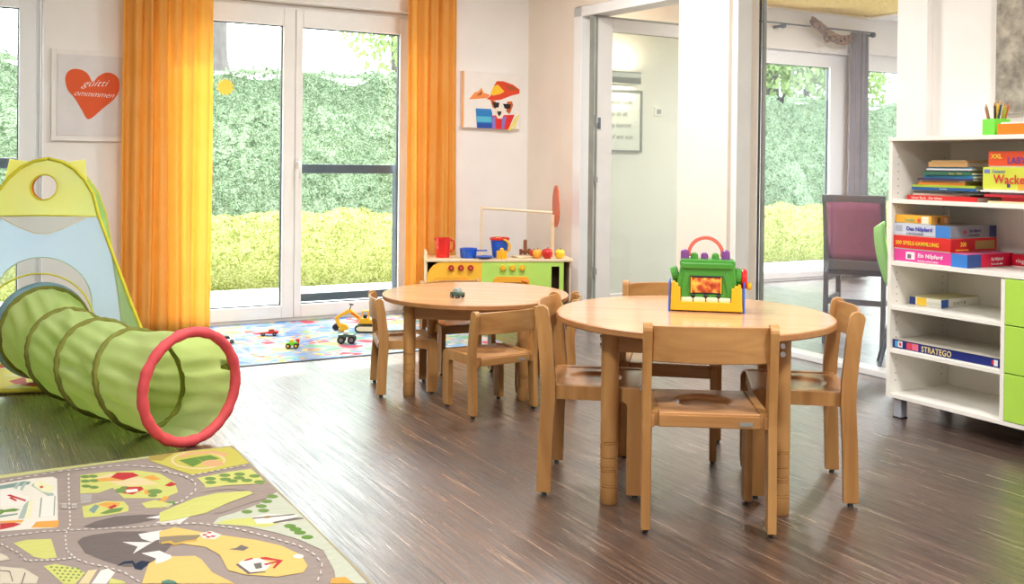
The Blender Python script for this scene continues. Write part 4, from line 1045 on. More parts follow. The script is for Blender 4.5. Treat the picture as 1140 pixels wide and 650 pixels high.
('dash',[895,2742,899,2725,903,2732,899,2749]),
('dash',[902,2708,905,2690,910,2697,907,2715]),
('dash',[905,2669,904,2648,909,2652,909,2674]),
('dash',[905,2630,896,2607,898,2604,908,2627]),
('dash',[887,2585,877,2564,880,2560,889,2581]),
('dash',[867,2545,857,2526,859,2521,869,2540]),
('dash',[735,3566,746,3568,747,3578,736,3576]),
('dash',[757,3570,768,3572,770,3582,759,3580]),
('dash',[780,3574,791,3577,793,3587,781,3585]),
('dash',[802,3579,814,3581,816,3592,804,3589]),
('dash',[825,3583,837,3586,839,3596,827,3594]),
('dash',[849,3588,860,3590,862,3600,850,3598]),
('dash',[872,3591,883,3593,885,3603,874,3602]),
('dash',[895,3594,907,3596,909,3606,897,3605]),
('dash',[918,3597,930,3599,932,3609,920,3608]),
('dash',[942,3600,954,3602,956,3613,944,3611]),
('dash',[336,3466,350,3461,350,3452,335,3457]),
('dash',[364,3451,379,3446,378,3437,363,3442]),
('dash',[334,3448,349,3443,348,3434,333,3440]),
('dash',[362,3434,377,3428,376,3420,362,3425]),
('dash',[332,3431,347,3425,346,3417,331,3422]),
('dash',[361,3416,375,3411,374,3402,360,3407]),
]
# ================================================================== RUGS
RC = dict(strip=(206,206,140), cream=(232,226,212), teal=(132,156,148), tealg=(170,186,176), yelw=(232,228,186), red=(192,64,66), cream2=(236,230,220),
 green=(110,146,72), orange=(226,166,84), lime=(208,208,122), sandl=(226,206,160), dgreen=(120,148,84), road=(164,150,142), grey=(178,170,164), dark=(118,108,104),
 white=(232,226,222), navy=(48,58,76), beige=(214,204,182), ygreen=(204,194,98), dkyel=(176,156,84), peach=(222,176,130), road2=(164,148,138), pale=(200,204,184),
 sand=(228,196,120), darkr=(150,136,112), sandd=(206,168,84), grey3=(120,116,110), dkteal=(96,140,120), dash=(222,214,206))
def rugm(name, c):
    t = NT('rug_'+name); v = t.coord((900,900,1)); nz = t.n('ShaderNodeTexNoise', Vector=v, Scale=1.0, Detail=2.0)
    a = tuple(x*.80 for x in lin(c)[:3]); col = t.ramp(nz.outputs[0], [(.3, tuple(x*.66 for x in a)+(1,)), (.7, tuple(min(1,x*1.05) for x in a)+(1,))])
    p = t.pr(Base__Color=col, Roughness=.95); p.inputs['Specular IOR Level'].default_value = .1
    w = t.n('ShaderNodeTexWave', Vector=t.coord((1,1,1),(0,0,math.radians(90))), Scale=9.0, Distortion=1.2, Detail=1.0)
    ad = t.n('ShaderNodeMath', _operation='MULTIPLY_ADD'); t.l(nz.outputs[0], ad.inputs[0]); ad.inputs[1].default_value = .3; t.l(w.outputs[0], ad.inputs[2])
    b = t.n('ShaderNodeBump', Strength=.35, Distance=.003, Height=ad.outputs[0]); t.l(b.outputs[0], p.inputs['Normal'])
    return t.m
names = list(RC); rmats = [rugm(n_, RC[n_]) for n_ in names]+[plain('rug_edge', (150,142,104), .95, .1, 200)]
rug = B((0,0,0)); RX1, RY1, RX0, RY0 = .982, 3.897, -.42, 1.93
rug.mat(len(names)).box((RX0,RY0,.0005),(RX1,RY1,.0072))
rug.mat(names.index('road')).add([(RX0+.005,RY0+.005,.008),(RX1-.006,RY0+.005,.008),(RX1-.006,RY1-.006,.008),(RX0+.005,RY1-.006,.008)], [(0,1,2,3)])
for k, (c, q) in enumerate(RUG):
    pts = [(min(max(q[i]/1000,RX0+.01),RX1-.008), min(max(q[i+1]/1000,RY0+.01),RY1-.008)) for i in range(0,len(q),2)]
    ar = sum(pts[i][0]*pts[(i+1)%len(pts)][1]-pts[(i+1)%len(pts)][0]*pts[i][1] for i in range(len(pts)))
    if ar < 0: pts.reverse()
    if abs(ar) < 1e-7: continue
    tri = tessellate_polygon([[Vector((x,y,0)) for x,y in pts]]); rug.mat(names.index(c)); z = .0081+k*1.2e-5; fs = []
    for a,b_,c_ in tri:
        cr = (pts[b_][0]-pts[a][0])*(pts[c_][1]-pts[a][1])-(pts[b_][1]-pts[a][1])*(pts[c_][0]-pts[a][0])
        fs.append((a,b_,c_) if cr > 0 else (a,c_,b_))
    rug.add([(x,y,z) for x,y in pts], fs)
rug.mat(names.index('beige'))
for (x0,y0,x1,y1,c) in ((-.40,2.0,.0,2.5,'lime'),(.1,1.95,.5,2.3,'cream'),(.6,1.95,.9,2.35,'sand'),(-.40,2.65,-.1,3.1,'orange'),(-.40,3.2,-.12,3.7,'cream')):
    rug.mat(names.index(c)).add([(x0,y0,.0081),(x1,y0,.0081),(x1,y1,.0081),(x0,y1,.0081)], [(0,1,2,3)])
tag(rug.build('play_rug', rmats), 'beige and green road map play rug lying beside the tunnel mouth', 'rug')
def rug2mat():
    t = NT('window_rug'); v = t.coord((7,9,1)); vo = t.n('ShaderNodeTexVoronoi', Vector=v, Scale=1.0); vo.distance = 'CHEBYCHEV'
    col = t.ramp(vo.outputs['Color'], [(0,lin((104,132,172))),(.22,lin((84,120,170))),(.36,lin((96,146,108))),(.48,lin((160,160,112))),(.58,lin((116,144,176))),(.72,lin((170,50,62))),(.80,lin((180,140,88))),(.9,lin((84,140,108)))], 'CONSTANT')
    v2 = t.n('ShaderNodeTexVoronoi', Vector=t.coord((26,30,1)), Scale=1.0); c2 = t.ramp(v2.outputs['Color'], [(0,lin((176,176,172))),(.3,lin((84,130,180))),(.5,lin((190,80,64))),(.6,lin((196,176,84))),(.8,lin((84,150,104)))], 'CONSTANT')
    nz = t.n('ShaderNodeTexNoise', Vector=t.coord((5,7,1)), Scale=1.0, Detail=1.0); f = t.ramp(nz.outputs[0], [(.5,(0,0,0,1)),(.52,(.8,.8,.8,1))])
    m = t.n('ShaderNodeMix', _data_type='RGBA'); t.l(f, m.inputs[0]); t.l(col, m.inputs[6]); t.l(c2, m.inputs[7])
    ed = t.n('ShaderNodeTexVoronoi', Vector=v, Scale=1.0, _feature='DISTANCE_TO_EDGE'); e = t.ramp(ed.outputs[0], [(.05,(1,1,1,1)),(.07,(0,0,0,1))])
    m2 = t.n('ShaderNodeMix', _data_type='RGBA'); t.l(e, m2.inputs[0]); t.l(m.outputs[2], m2.inputs[6]); m2.inputs[7].default_value = lin((134,142,158))
    p = t.pr(Base__Color=m2.outputs[2], Roughness=.95); return t.m
r2_ = B((2.1,6.05,0)); r2_.box((1.21,5.405,.0005),(3.01,6.80,.006)); r2_.mat(1).box((1.205,5.40,.0003),(3.015,5.404,.0065))
tag(r2_.build('play_rug', [rug2mat(), plain('rug_binding', (100,110,110), .9)]), 'pale blue city map play rug on the floor along the big window', 'rug')
# ================================================================== TUNNEL
ro = Vector((.840,3.98,0))
tun = thing('play_tunnel', 'green fabric play tunnel with a red padded mouth leading into the tent', 'play tunnel', ro)
rings = [  # x, y, z centre, radius, axis yaw (deg to the left of +Y), tilt of the top away
 (.840,3.98,.231,.210,24,0), (.715,4.33,.205,.207,29,22), (.615,4.64,.207,.207,22,20), (.530,5.03,.207,.207,22,20), (.450,5.42,.255,.212,15,4)]
def ringframe(r):
    x,y,z,R,yaw,tl = r; ps = math.radians(yaw); tt = math.radians(tl)
    a = Vector((-math.sin(ps), math.cos(ps), 0)); s = Vector((math.cos(ps), math.sin(ps), 0)); u = Vector((a.x*math.sin(tt), a.y*math.sin(tt), math.cos(tt)))
    return Vector((x,y,z)), s, u, R
# tunnel cloth
b = B(ro); NS = 14; NA = 96; rows = []
for k in range(4):
    c0,s0,u0,R0 = ringframe(rings[k]); c1_,s1_,u1_,R1_ = ringframe(rings[k+1])
    for j in range(NS+(1 if k == 3 else 0)):
        f = j/NS; row = []
        for i in range(NA):
            a = 2*PI*i/NA
            p0 = c0+(s0*math.cos(a)+u0*math.sin(a))*R0; p1 = c1_+(s1_*math.cos(a)+u1_*math.sin(a))*R1_
            p = p0.lerp(p1, f); ax = c0.lerp(c1_, f); rad = (p-ax); 
            pinch = math.sin(PI*f)
            wr_ = .020*pinch**.5*(noise.noise(Vector((a*3.2+f*1.6+k*7, f*1.3, k)))*1.2 + .7*math.sin(a*15+f*4+k+2*math.sin(a*2+k)) * (abs(f-.5)*1.2+.25))
            p = p + rad.normalized()*(-.014*pinch + wr_)
            p.z = max(p.z, .004); row.append(p)
        rows.append(row)
vs = [p for r_ in rows for p in r_]; fs = []
for j in range(len(rows)-1):
    for i in range(NA):
        k_ = (i+1)%NA; fs.append((j*NA+i, j*NA+k_, (j+1)*NA+k_, (j+1)*NA+i))
b.add(vs, fs)
M_tunnel = fabric('green_tunnel_nylon', (214,230,166), .52, .0, 200, .04, (202,222,148), tcol=(216,238,148))
b.build('cloth', M_tunnel, tun, smooth=True)
M_olive = plain('olive_binding', (112,114,36), .8, .08, 40); M_redpad = plain('red_padding', (206,72,78), .7, .06, 30, bump=.2); M_bluepad = plain('blue_grey_band', (120,152,168), .8, .05, 30)
for k, r_ in enumerate(rings):
    c_, s_, u_, R_ = ringframe(r_)
    path = [c_+(s_*math.cos(2*PI*i/64)+u_*math.sin(2*PI*i/64))*(R_+(.0 if k else 0)) for i in range(64)]
    if k == 0:
        b = B(ro); rr_ = [.0205+.0015*math.sin(i*2.1)+.001*math.sin(i*5) for i in range(64)]; b.tube(path, rr_, 14, closed=True); b.build('mouth_ring', M_redpad, tun, smooth=True)
    else:
        b = B(ro); R2 = [.0135+.0016*math.sin(i*3.3) for i in range(64)]; pz_ = [Vector((p.x,p.y,max(p.z,.012))) for p in path]; b.tube(pz_, R2, 10, closed=True); b.build('hoop', M_olive, tun, smooth=True)
c_, s_, u_, R_ = ringframe(rings[4]); ax_ = s_.cross(u_)*-1
b = B(ro); 
def band(u,v): a = 2*PI*u; return c_+(s_*math.cos(a)+u_*math.sin(a))*(R_+.012+.012*v)+Vector((-math.sin(math.radians(12)),math.cos(math.radians(12)),0))*(.005+.05*v)
b.grid(band, 64, 4, wrap=True); b.build('attachment_band', M_bluepad, tun, smooth=True, solid=.003)
c_, s_, u_, R_ = ringframe(rings[0]); b = B(ro)
q = c_+(s_*math.cos(.25)+u_*math.sin(.25))*(R_-.004); a_ = Vector((-math.sin(math.radians(25)),math.cos(math.radians(25)),0))
b.add([q+u_*.022+a_*.012, q-u_*.022+a_*.012, q-u_*.02+a_*.07-s_*.006, q+u_*.02+a_*.07-s_*.006], [(0,1,2,3)]); b.build('cloth_tag', M_olive, tun, solid=.003)
# ================================================================== TENT
to = Vector((.372,5.232,0)); tu = Vector((.956,-.292,0)).normalized(); tv = Vector((-tu.y,tu.x,0))
tent = thing('play_tent', 'pop-up play tent with a yellow-green monster face and pale blue walls', 'play tent', to)
HT = 1.105
def Tp(u, z, side):      # side 0 front, 1 back; curved poles
    v = (.30*z/HT) if side == 0 else (.66-.32*z/HT)
    return to+tu*u+tv*v+Vector((0,0,z))
def hw_(z, side):
    tab = [(0,.60 if side == 0 else .33),(.40,.425 if side == 0 else .30),(.82,.254),(.93,.222),(1.0,.178),(1.055,.125),(1.09,.065),(HT,0.0)]
    for (z0,w0),(z1,w1) in zip(tab, tab[1:]):
        if z <= z1: return w0+(w1-w0)*(z-z0)/(z1-z0)
    return 0
zs = [0,.1,.2,.3,.4,.5,.6,.7,.82,.88,.93,.97,1.0,1.03,1.055,1.075,1.09,1.10,HT]
M_ty = fabric('yellow_green_nylon', (252,250,168), .6, .05, 220, .03, (244,250,196), tcol=(255,252,180))
M_tb = fabric('pale_blue_nylon', (236,246,255), .75, .06, 220, .04, tcol=(224,240,255)); M_tw = fabric('sheer_white_net', (232,240,250), .6, .84, 200, .04)
M_tg = fabric('pale_green_nylon', (196,230,140), .5, .2, 220, .05); M_pole = plain('yellow_green_binding', (196,190,36), .7, .06, 30); M_orim = fabric('orange_trim', (236,150,60), .4, 0, 200, .05)
def panel(name, outer, hole, side, mat_, off=0.0, parent=tent):
    polys = [[Vector((u,z,0)) for u,z in outer]]+([[Vector((u,z,0)) for u,z in hole]] if hole else [])
    flat = [p for pl_ in polys for p in pl_]; tri = tessellate_polygon(polys)
    b = B(to); b.add([Tp(p.x,p.y,side)+tv*off for p in flat], [tuple(t_) for t_ in tri]); return b.build(name, mat_, parent, solid=.0015)
top_out = [(-hw_(z,0),z) for z in zs if z >= .82]+[(hw_(z,0),z) for z in reversed(zs) if .82 <= z < HT]
circ = [(-.008+.062*math.cos(2*PI*i/28), .962+.062*math.sin(2*PI*i/28)) for i in range(28)]
fpn = panel('face_panel', top_out, circ, 0, M_ty)
b = B(to); b.tube([Tp(u,z,0) for u,z in circ], .004, 8, closed=True); b.build('hole_trim', M_pole, fpn, smooth=True)
b = B(to); b.grid(lambda u,v: Tp(-.008+.062*math.cos(2*PI*u), .962+.062*math.sin(2*PI*u), 0)+tv*(.06*v), 28, 3, wrap=True); b.build('sleeve', M_orim, fpn, smooth=True, solid=.002)
# front lower net with arched doorway
ar_ = [( .262*math.cos(math.radians(a)), .285+.262*math.sin(math.radians(a))) for a in range(0,181,9)]
low_out = [(-hw_(z,0),z) for z in zs if z <= .82]+[(hw_(z,0),z) for z in reversed(zs) if z <= .82]
low = [(hw_(z,0),z) for z in zs if z <= .82]+[(-hw_(z,0),z) for z in reversed(zs) if z <= .82]+[(-.262,0)]+[(-x if False else x, z) for x,z in reversed(ar_)]+[(.262,0)]
panel('front_net', low, None, 0, M_tw)
b = B(to); b.tube([Tp(.262,0.01,0)]+[Tp(x,z,0) for x,z in ar_]+[Tp(-.262,.01,0)], .0042, 8); b.build('doorway_trim', M_pole, tent, smooth=True)
# toy pocket hanging under the face
pk_ = [(-.20,.82),(.21,.82),(.10,.765),(.03,.735),(-.03,.738),(-.12,.775)]
po = panel('net_pocket', pk_, None, 0, fabric('white_pocket_net', (240,236,230), .5, .25, 200, .04), -.01)
b = B(to); b.tube([Tp(u,z,0)-tv*.012 for u,z in [(.21,.82),(.10,.765),(.03,.735),(-.03,.738),(-.12,.775),(-.20,.82)]], .0022, 6); b.build('pocket_hem', plain('tan_hem', (214,190,150), .8), po, smooth=True)
b = B(to); b.tube([Tp(-.258,.82,0)-tv*.004, Tp(0,.826,0)-tv*.004, Tp(.258,.82,0)-tv*.004], .0035, 6); b.build('brow_trim', M_pole, tent, smooth=True)
# back wall with arched window and eye hole
bw_out = [(-hw_(z,1),z) for z in zs]+[(hw_(z,1),z) for z in reversed(zs) if z < HT]
arch = [(-.07+.235*math.cos(math.radians(a)), .36+.235*math.sin(math.radians(a))) for a in range(0,181,9)]+[(-.305,.06),(.165,.06)]
polys = [[Vector((u,z,0)) for u,z in bw_out],[Vector((u,z,0)) for u,z in arch],[Vector((-.05+.085*math.cos(2*PI*i/24),.965+.075*math.sin(2*PI*i/24),0)) for i in range(24)]]
flat = [p for pl_ in polys for p in pl_]; tri = tessellate_polygon(polys)
b = B(to); b.add([Tp(p.x,p.y,1) for p in flat], [tuple(t_) for t_ in tri]); bwp = b.build('back_wall', M_tb, tent, solid=.0015)
b = B(to); b.tube([Tp(u,z,1) for u,z in arch], .003, 6, closed=True); b.build('window_trim', plain('pale_green_trim', (190,214,160), .8), bwp, smooth=True)
# side walls
for s in (-1,1):
    b = B(to); vs = []; n_ = len(zs)-1
    for z in zs[:-1]: vs += [Tp(s*hw_(z,0),z,0), Tp(s*hw_(z,1),z,1)]
    b.add(vs, [(2*i,2*i+2,2*i+3,2*i+1) for i in range(n_-1)]); b.build('side_wall', M_tg, tent, solid=.0015)
    b = B(to); b.tube([Tp(s*hw_(z,0),z,0) for z in zs], .0085, 8); b.build('pole', M_pole, tent, smooth=True)
    b = B(to); b.tube([Tp(s*hw_(z,1),z,1) for z in zs], .006, 8); b.build('pole', M_pole, tent, smooth=True)
    b = B(to); e0, e1, e2 = Tp(s*.07,1.085,0), Tp(s*.19,.985,0), Tp(s*.175,1.10,0)
    b.add([e0,e1,e2,Tp(s*.13,1.04,0)+tv*.06], [(0,1,2),(0,2,3),(1,3,2)]); b.build('ear', M_ty, tent, solid=.003)
# floor mat of the tent with printed dots and its rim
rim = [to-tu*.56-tv*.0, to+tu*.50-tv*.0, to+tu*.545+tv*.04, to+tu*.34+tv*.66, to-tu*.34+tv*.66, to-tu*.57+tv*.04]
def mat_print():
    t = NT('tent_floor_print'); vo = t.n('ShaderNodeTexVoronoi', Vector=t.coord((9,9,1)), Scale=1.0)
    p = t.pr(Base__Color=t.ramp(vo.outputs['Color'], [(0,lin((240,214,110))),(.3,lin((206,80,70))),(.45,lin((236,226,180))),(.6,lin((150,196,110))),(.75,lin((240,180,90))),(.9,lin((200,220,230)))], 'CONSTANT'), Roughness=.7); return t.m
b = B(to); b.add([Vector((p.x,p.y,.012)) for p in rim]+[Vector((p.x,p.y,.002)) for p in rim], [tuple(range(6)),(11,10,9,8,7,6)]+[(i,(i+1)%6,(i+1)%6+6,i+6) for i in range(6)]); b.build('floor_mat', mat_print(), tent)
b = B(to); b.tube([Vector((p.x,p.y,.014)) for p in rim], .011, 8, closed=True); b.build('rim', plain('yellow_rim', (206,196,60), .7), tent, smooth=True)
# ================================================================== TOY ON THE LARGE TABLE
ty0 = Vector((2.34,2.735,.5905)); tdir = Vector((.765,-.644,0)).normalized(); ang = math.atan2(tdir.y, tdir.x)
toy = thing('activity_toy', 'green and yellow plastic activity toy with a red carry handle on the round table', 'toy', ty0+Vector((.040,.055,0)), ang)
W_ = .125; K = 1.0   # local x across, y away from the camera, z up ; front face at y = -.075
def FX(y): return frame((0,y,0),(1,0,0),(0,0,1))     # local xz polygons extruded towards -y
b = B().prism([(-.125,.004),(.125,.004),(.118,.098),(.109,.100),(.108,.093),(.096,.093),(.095,.085),(.086,.084),(.086,.035),(-.090,.035),(-.090,.085),(-.098,.086),(-.098,.098),(-.108,.099),(-.109,.106),(-.118,.105)], .03, FX(-.045))
b.build('base', P_yel, toy, bevel=.003)
for s in (-1,1):
    b = B().prism([(-.080,.0),(.055,.0),(.03,.105),(-.045,.105)], .006, Matrix.Translation((s*.129-.003,0,0)) @ frame((0,0,0),(0,1,0),(0,0,1))); b.build('side_plate', P_blu, toy, bevel=.002)
b = B().box((-.122,-.044,.0),(.122,.05,.03)); b.build('tray', P_yel, toy, bevel=.003)
b = B().prism([(-.108,.028),(.108,.028),(.104,.09),(.098,.155),(.100,.172),(.094,.181),(-.088,.183),(-.095,.172),(-.092,.155),(-.104,.09)], .095, FX(.045)); bd = b.build('body', P_grn, toy, bevel=.008, seg=3)
b = B().prism([(-.092,.040),(-.066,.040),(-.070,.075),(-.060,.128),(-.076,.142),(-.088,.085)], .012, FX(-.045)); b.prism([(.092,.038),(.066,.038),(.070,.075),(.058,.128),(.074,.140),(.088,.085)], .012, FX(-.045)); b.box((-.09,-.06,.150),(.09,-.045,.172)); b.box((-.066,-.056,.038),(.066,-.045,.052)); b.build('front_moulding', P_grn, toy, bevel=.005)
b = B().tube([(-.122,0,.118),(-.098,0,.125)], .030, 16).tube([(.100,0,.118),(.121,0,.118)], .032, 16); b.build('axle_housing', P_grn, toy, bevel=.003)
b = B().box((-.058,-.052,.060),(.055,-.046,.125)); wnf = b.build('window_recess', M_black, toy, bevel=.002)
def roller():
    t = NT('roller_print'); nz = t.n('ShaderNodeTexNoise', Vector=t.coord((38,38,38)), Scale=1.0, Detail=2.0)
    t.pr(Base__Color=t.ramp(nz.outputs[0], [(.3,lin((140,50,34))),(.52,lin((206,96,54))),(.66,lin((250,196,80)))]), Roughness=.15); return t.m
b = B(); b.add([(-.050,-.054-.004*math.sin(PI*i/8),.066+.052*i/8) for i in range(9)]+[(.048,-.054-.004*math.sin(PI*i/8),.066+.052*i/8) for i in range(9)], [(i,i+9,i+10,i+1) for i in range(8)]); b.build('picture_roller', roller(), toy, smooth=True)
B().box((-.055,-.057,.064),(-.050,-.05,.120)).box((.048,-.057,.064),(.052,-.05,.120)).build('roller_edge', P_yel, toy)
for i in range(4):
    x = -.0885+.0438*i; b = B().box((x,-.070,.032),(x+.041,-.042,.050)); b.build('key', P_cream, toy, bevel=.006, seg=3)
for i in range(3):
    x = -.0885+.0438*(i+1)-.0015; B().ball((x,-.056,.054), .008, 10).build('black_peg', M_black, toy, smooth=True)
for x, m_, w, h in ((-.077,P_pur,.015,.214),(-.043,P_grn,.013,.203),(-.008,P_pur,.013,.204),(.030,P_grn,.013,.203),(.066,P_pur,.015,.214)):
    B().lathe([(w,.178),(w,h-.012),(w*.9,h-.004),(w*.5,h)], (x,-.015,0), 16).build('button', m_, toy, smooth='auto')
hp_ = [(-.058,.0,.19)]+[(-.004+.058*math.cos(math.radians(a)), 0, .195+.060*math.sin(math.radians(a))) for a in range(170,9,-10)]+[(.052,.0,.19)]
b = B(); vs = []
for (x,y,z) in hp_:
    c = Vector((-.003,0,.19)); d = (Vector((x,0,z))-c).normalized(); p = Vector((x,0,z))
    vs += [p-d*.005+Vector((0,-.011,0)), p+d*.008+Vector((0,-.011,0)), p+d*.008+Vector((0,.011,0)), p-d*.005+Vector((0,.011,0))]
m = len(hp_); b.add(vs, [(4*i+k,4*i+4+k,4*i+4+(k+1)%4,4*i+(k+1)%4) for i in range(m-1) for k in range(4)]+[(0,1,2,3),(4*m-1,4*m-2,4*m-3,4*m-4)]); b.build('handle', P_salmon, toy, bevel=.002)
b = B().tube([(.121,0,.112),(.141,0,.112)], .036, 20); kb = b.build('crank_disc', P_red, toy, bevel=.005)
B().tube([(.141,-.01,.088),(.156,-.01,.088)], .013, 14).build('crank_knob', P_yel, kb, bevel=.003)
# ================================================================== TOY CARS
def wheels(b, xs, ys, z, r, w):
    for x in xs:
        for y in ys: b.tube([(x,y-w/2,z),(x,y+w/2,z)], r, 14)
def car(name, label, x, y, ang, L, W, H, body, cabin, wr, z=.0067, wm=M_black, group=None, off=0, mats=(P_red,P_grey), hub=None):
    t = thing(name, label, 'toy car', (x,y,z), math.radians(ang), group)
    b = B().prism([(p[0]*L/2,p[1]*H) for p in body], W, Matrix.Translation((0,W/2,0)) @ frame((0,0,0),(1,0,0),(0,0,1))); b.build('body', mats[0], t, bevel=min(W,H)*.07)
    b = B().prism([(p[0]*L/2,p[1]*H) for p in cabin], W*.84, Matrix.Translation((0,W*.42,0)) @ frame((0,0,0),(1,0,0),(0,0,1))); b.build('cabin', mats[1], t, bevel=min(W,H)*.06)
    for sx in (-.62,.6):
        for sy in (-1,1):
            w = B().tube([(sx*L/2,sy*W*.5-.004*sy*2,wr),(sx*L/2,sy*W*.5+.003*sy,wr)], wr, 14).build('wheel', wm, t, bevel=.001)
            B().tube([(sx*L/2,sy*W*.5+.003*sy,wr),(sx*L/2,sy*W*.5+.0045*sy,wr)], wr*.5, 10).build('hub', hub or P_grey, w)
    return t
bodyA = [(-1,.25),(1,.25),(1,.55),(.45,.62),(-.95,.66),(-1,.5)]; cabA = [(-.55,.6),(.42,.6),(.18,1.0),(-.30,1.0)]
car('toy_car', 'small red toy pickup on the pale blue rug', 1.800, 6.27, -20, .115, .045, .042, [(-1,.3),(1,.3),(1,.72),(.2,.72),(-.1,.62),(-.95,.58),(-1,.45)], [(-.12,.6),(.62,.7),(.5,1.0),(.05,1.0)], .012, mats=(P_red, Pl('car_glass_red',(150,60,56))))
tr_ = car('toy_tractor', 'small green and yellow toy tractor on the pale blue rug', 1.802, 5.79, -25, .075, .045, .052, [(-1,.35),(.8,.35),(.85,.75),(-.2,.7),(-1,.62)], [(-.55,.6),(.25,.65),(.2,1.0),(-.4,1.0)], .015, mats=(P_lime, P_yel), hub=P_yel)
B().box((.022,-.016,.03),(.04,.016,.055)).build('red_engine', P_red, tr_, bevel=.002)
mt = car('toy_monster_truck', 'small dark green toy truck with big wheels in front of the excavator', 2.142, 5.80, -28, .10, .062, .075, [(-1,.55),(.95,.55),(1,.78),(-.2,.80),(-1,.74)], [(-.5,.75),(.3,.78),(.15,1.0),(-.3,1.0)], .024, mats=(P_dgreen, Pl('pale_car_glass',(190,200,200))))
car('toy_car', 'small black and white toy car beside the red tunnel mouth', 1.50, 6.12, -12, .095, .045, .045, bodyA, cabA, .012, mats=(M_framew, M_black))
car('toy_car', 'small orange toy car almost hidden behind the red tunnel mouth', 1.395, 5.74, -60, .09, .045, .05, bodyA, cabA, .012, mats=(P_org, M_black))
tw = thing('toy_trailer', 'small grey toy wheel set half behind the excavator track', 'toy', (2.275,6.30,.0067), math.radians(-29))
b = B().box((-.03,-.02,.018),(.03,.02,.03)); b.build('chassis', P_grey, tw)
for x in (-.022,.022):
    for y in (-.026,.026): B().tube([(x,y-.006,.02),(x,y+.006,.02)], .02, 14).build('wheel', M_black, tw, bevel=.002)
car('toy_car', 'tiny dark green toy car parked on the low round table', 2.155, 4.33, -62, .060, .042, .044, bodyA, [(-.6,.6),(.5,.6),(.3,1.0),(-.45,1.0)], .009, z=.4602, mats=(P_dgreen, Pl('silver_glass',(150,160,160))))
# excavator: local x towards the cab's rear (picture right), arm to -x
ex = thing('toy_excavator', 'yellow toy excavator with raised arm on the pale blue rug', 'toy', (2.43,6.14,.0067), math.radians(-29.5))
for y in (-.052,.052):
    b = B(); pts_ = arc(-.072,.026,.024,90,270,8)+arc(.072,.026,.024,-90,90,8); b.prism(pts_, .03, Matrix.Translation((0,y+.015,0)) @ frame((0,0,0),(1,0,0),(0,0,1)))
    tk_ = b.build('track', M_black, ex, bevel=.002); 
    b = B(); b.prism([(p[0]*.88,.026+(p[1]-.026)*.62) for p in pts_], .032, Matrix.Translation((0,y+.016,0)) @ frame((0,0,0),(1,0,0),(0,0,1))); b.build('track_frame', P_cream, tk_)
b = B().box((-.045,-.036,.03),(.045,.036,.05)); b.build('undercarriage', P_red, ex)
b = B().prism([(-.072,.055),(.088,.055),(.094,.075),(.088,.102),(.03,.106),(.025,.085),(-.072,.078)], .09, Matrix.Translation((0,.045,0)) @ frame((0,0,0),(1,0,0),(0,0,1))); b.build('superstructure', P_yel, ex, bevel=.004)
b = B(); 
for (xa,za,xb,zb) in ((-.064,.075,-.045,.138),(-.008,.075,-.012,.138)):
    for y in (-.043,-.006): b.tube([(xa,y,za),(xb,y,zb)], .0035, 6)
b.box((-.048,-.047,.134),(-.006,-.002,.141)).box((-.064,-.045,.075),(-.008,-.004,.09)); cbn = b.build('cab', P_yel, ex, bevel=.001)
B().box((-.045,-.036,.088),(-.022,-.014,.112)).build('driver_seat', M_black, cbn, bevel=.003)
b = B().box((.04,-.0462,.064),(.085,-.0448,.070)); b.build('vent_stripe', M_black, ex)
def beam(p0, p1, w0, w1, th, mat_, name, par):
    d = Vector((p1[0]-p0[0],0,p1[1]-p0[1])).normalized(); n_ = Vector((-d.z,0,d.x)); P0 = Vector((p0[0],0,p0[1])); P1 = Vector((p1[0],0,p1[1])); y = Vector((0,th/2,0))
    q = [P0-n_*w0,P0+n_*w0,P1+n_*w1,P1-n_*w1]; return B().add([a-y for a in q]+[a+y for a in q], [(0,1,2,3),(7,6,5,4),(0,4,5,1),(1,5,6,2),(2,6,7,3),(3,7,4,0)]).build(name, mat_, par, bevel=.002)
bm = beam((-.065,.075),(-.140,.135),.010,.012,.022,P_yel,'boom',ex)
beam((-.075,.092),(-.128,.122),.004,.004,.026,P_red,'hydraulic_ram',bm)
beam((-.140,.135),(-.225,.085),.012,.008,.018,P_yel,'arm',ex)
beam((-.138,.135),(-.128,.175),.004,.003,.008,M_black,'lever',ex); B().tube([(-.140,0,.176),(-.114,0,.172)], .005, 8).build('lever_grip', M_black, ex)
beam((-.225,.088),(-.200,.03),.012,.010,.018,P_yel,'linkage',ex)
b = B().prism([(-.205,.002),(-.150,.004),(-.145,.02),(-.160,.045),(-.180,.055),(-.200,.035)], .05, Matrix.Translation((0,.025,0)) @ frame((0,0,0),(1,0,0),(0,0,1))); b.build('bucket', P_yel, ex, bevel=.003)
# ================================================================== TOY KITCHEN
kl, kr = Vector((2.870,6.262,0)), Vector((3.80,5.872,0)); ku = (kr-kl).normalized(); KW = (kr-kl).length; kv = Vector((-ku.y,ku.x,0)); KH = .443; KD = .29
kang = math.atan2(ku.y, ku.x)
kt = thing('toy_kitchen', 'wooden toy kitchen with orange and green fronts across the room corner', 'toy kitchen', kl+Vector((0,0,.0067)), kang)
b = B().box((-.004,-.015,KH-.018),(KW+.01,KD,KH)); b.build('worktop', M_birch if False else wood('birch', (232,206,168), (244,222,188), (3,24,24), .35), kt, bevel=.003)
M_birch = bpy.data.materials['birch']; M_pal = plain('pale_side', (226,200,178), .5)
b = B().box((0,0,0),(.014,KD,KH+.045)); b.build('side_panel', M_birch, kt, bevel=.003); b = B().box((KW-.012,0.01,0),(KW,KD,KH-.018)); b.build('side_panel', M_pal, kt, bevel=.002)
b = B().box((.014,KD-.01,.03),(KW-.012,KD,KH-.018)).box((.014,.02,.02),(KW-.012,KD-.01,.032)); b.build('back_panel', plain('dark_inside', (96,66,50), .7), kt)
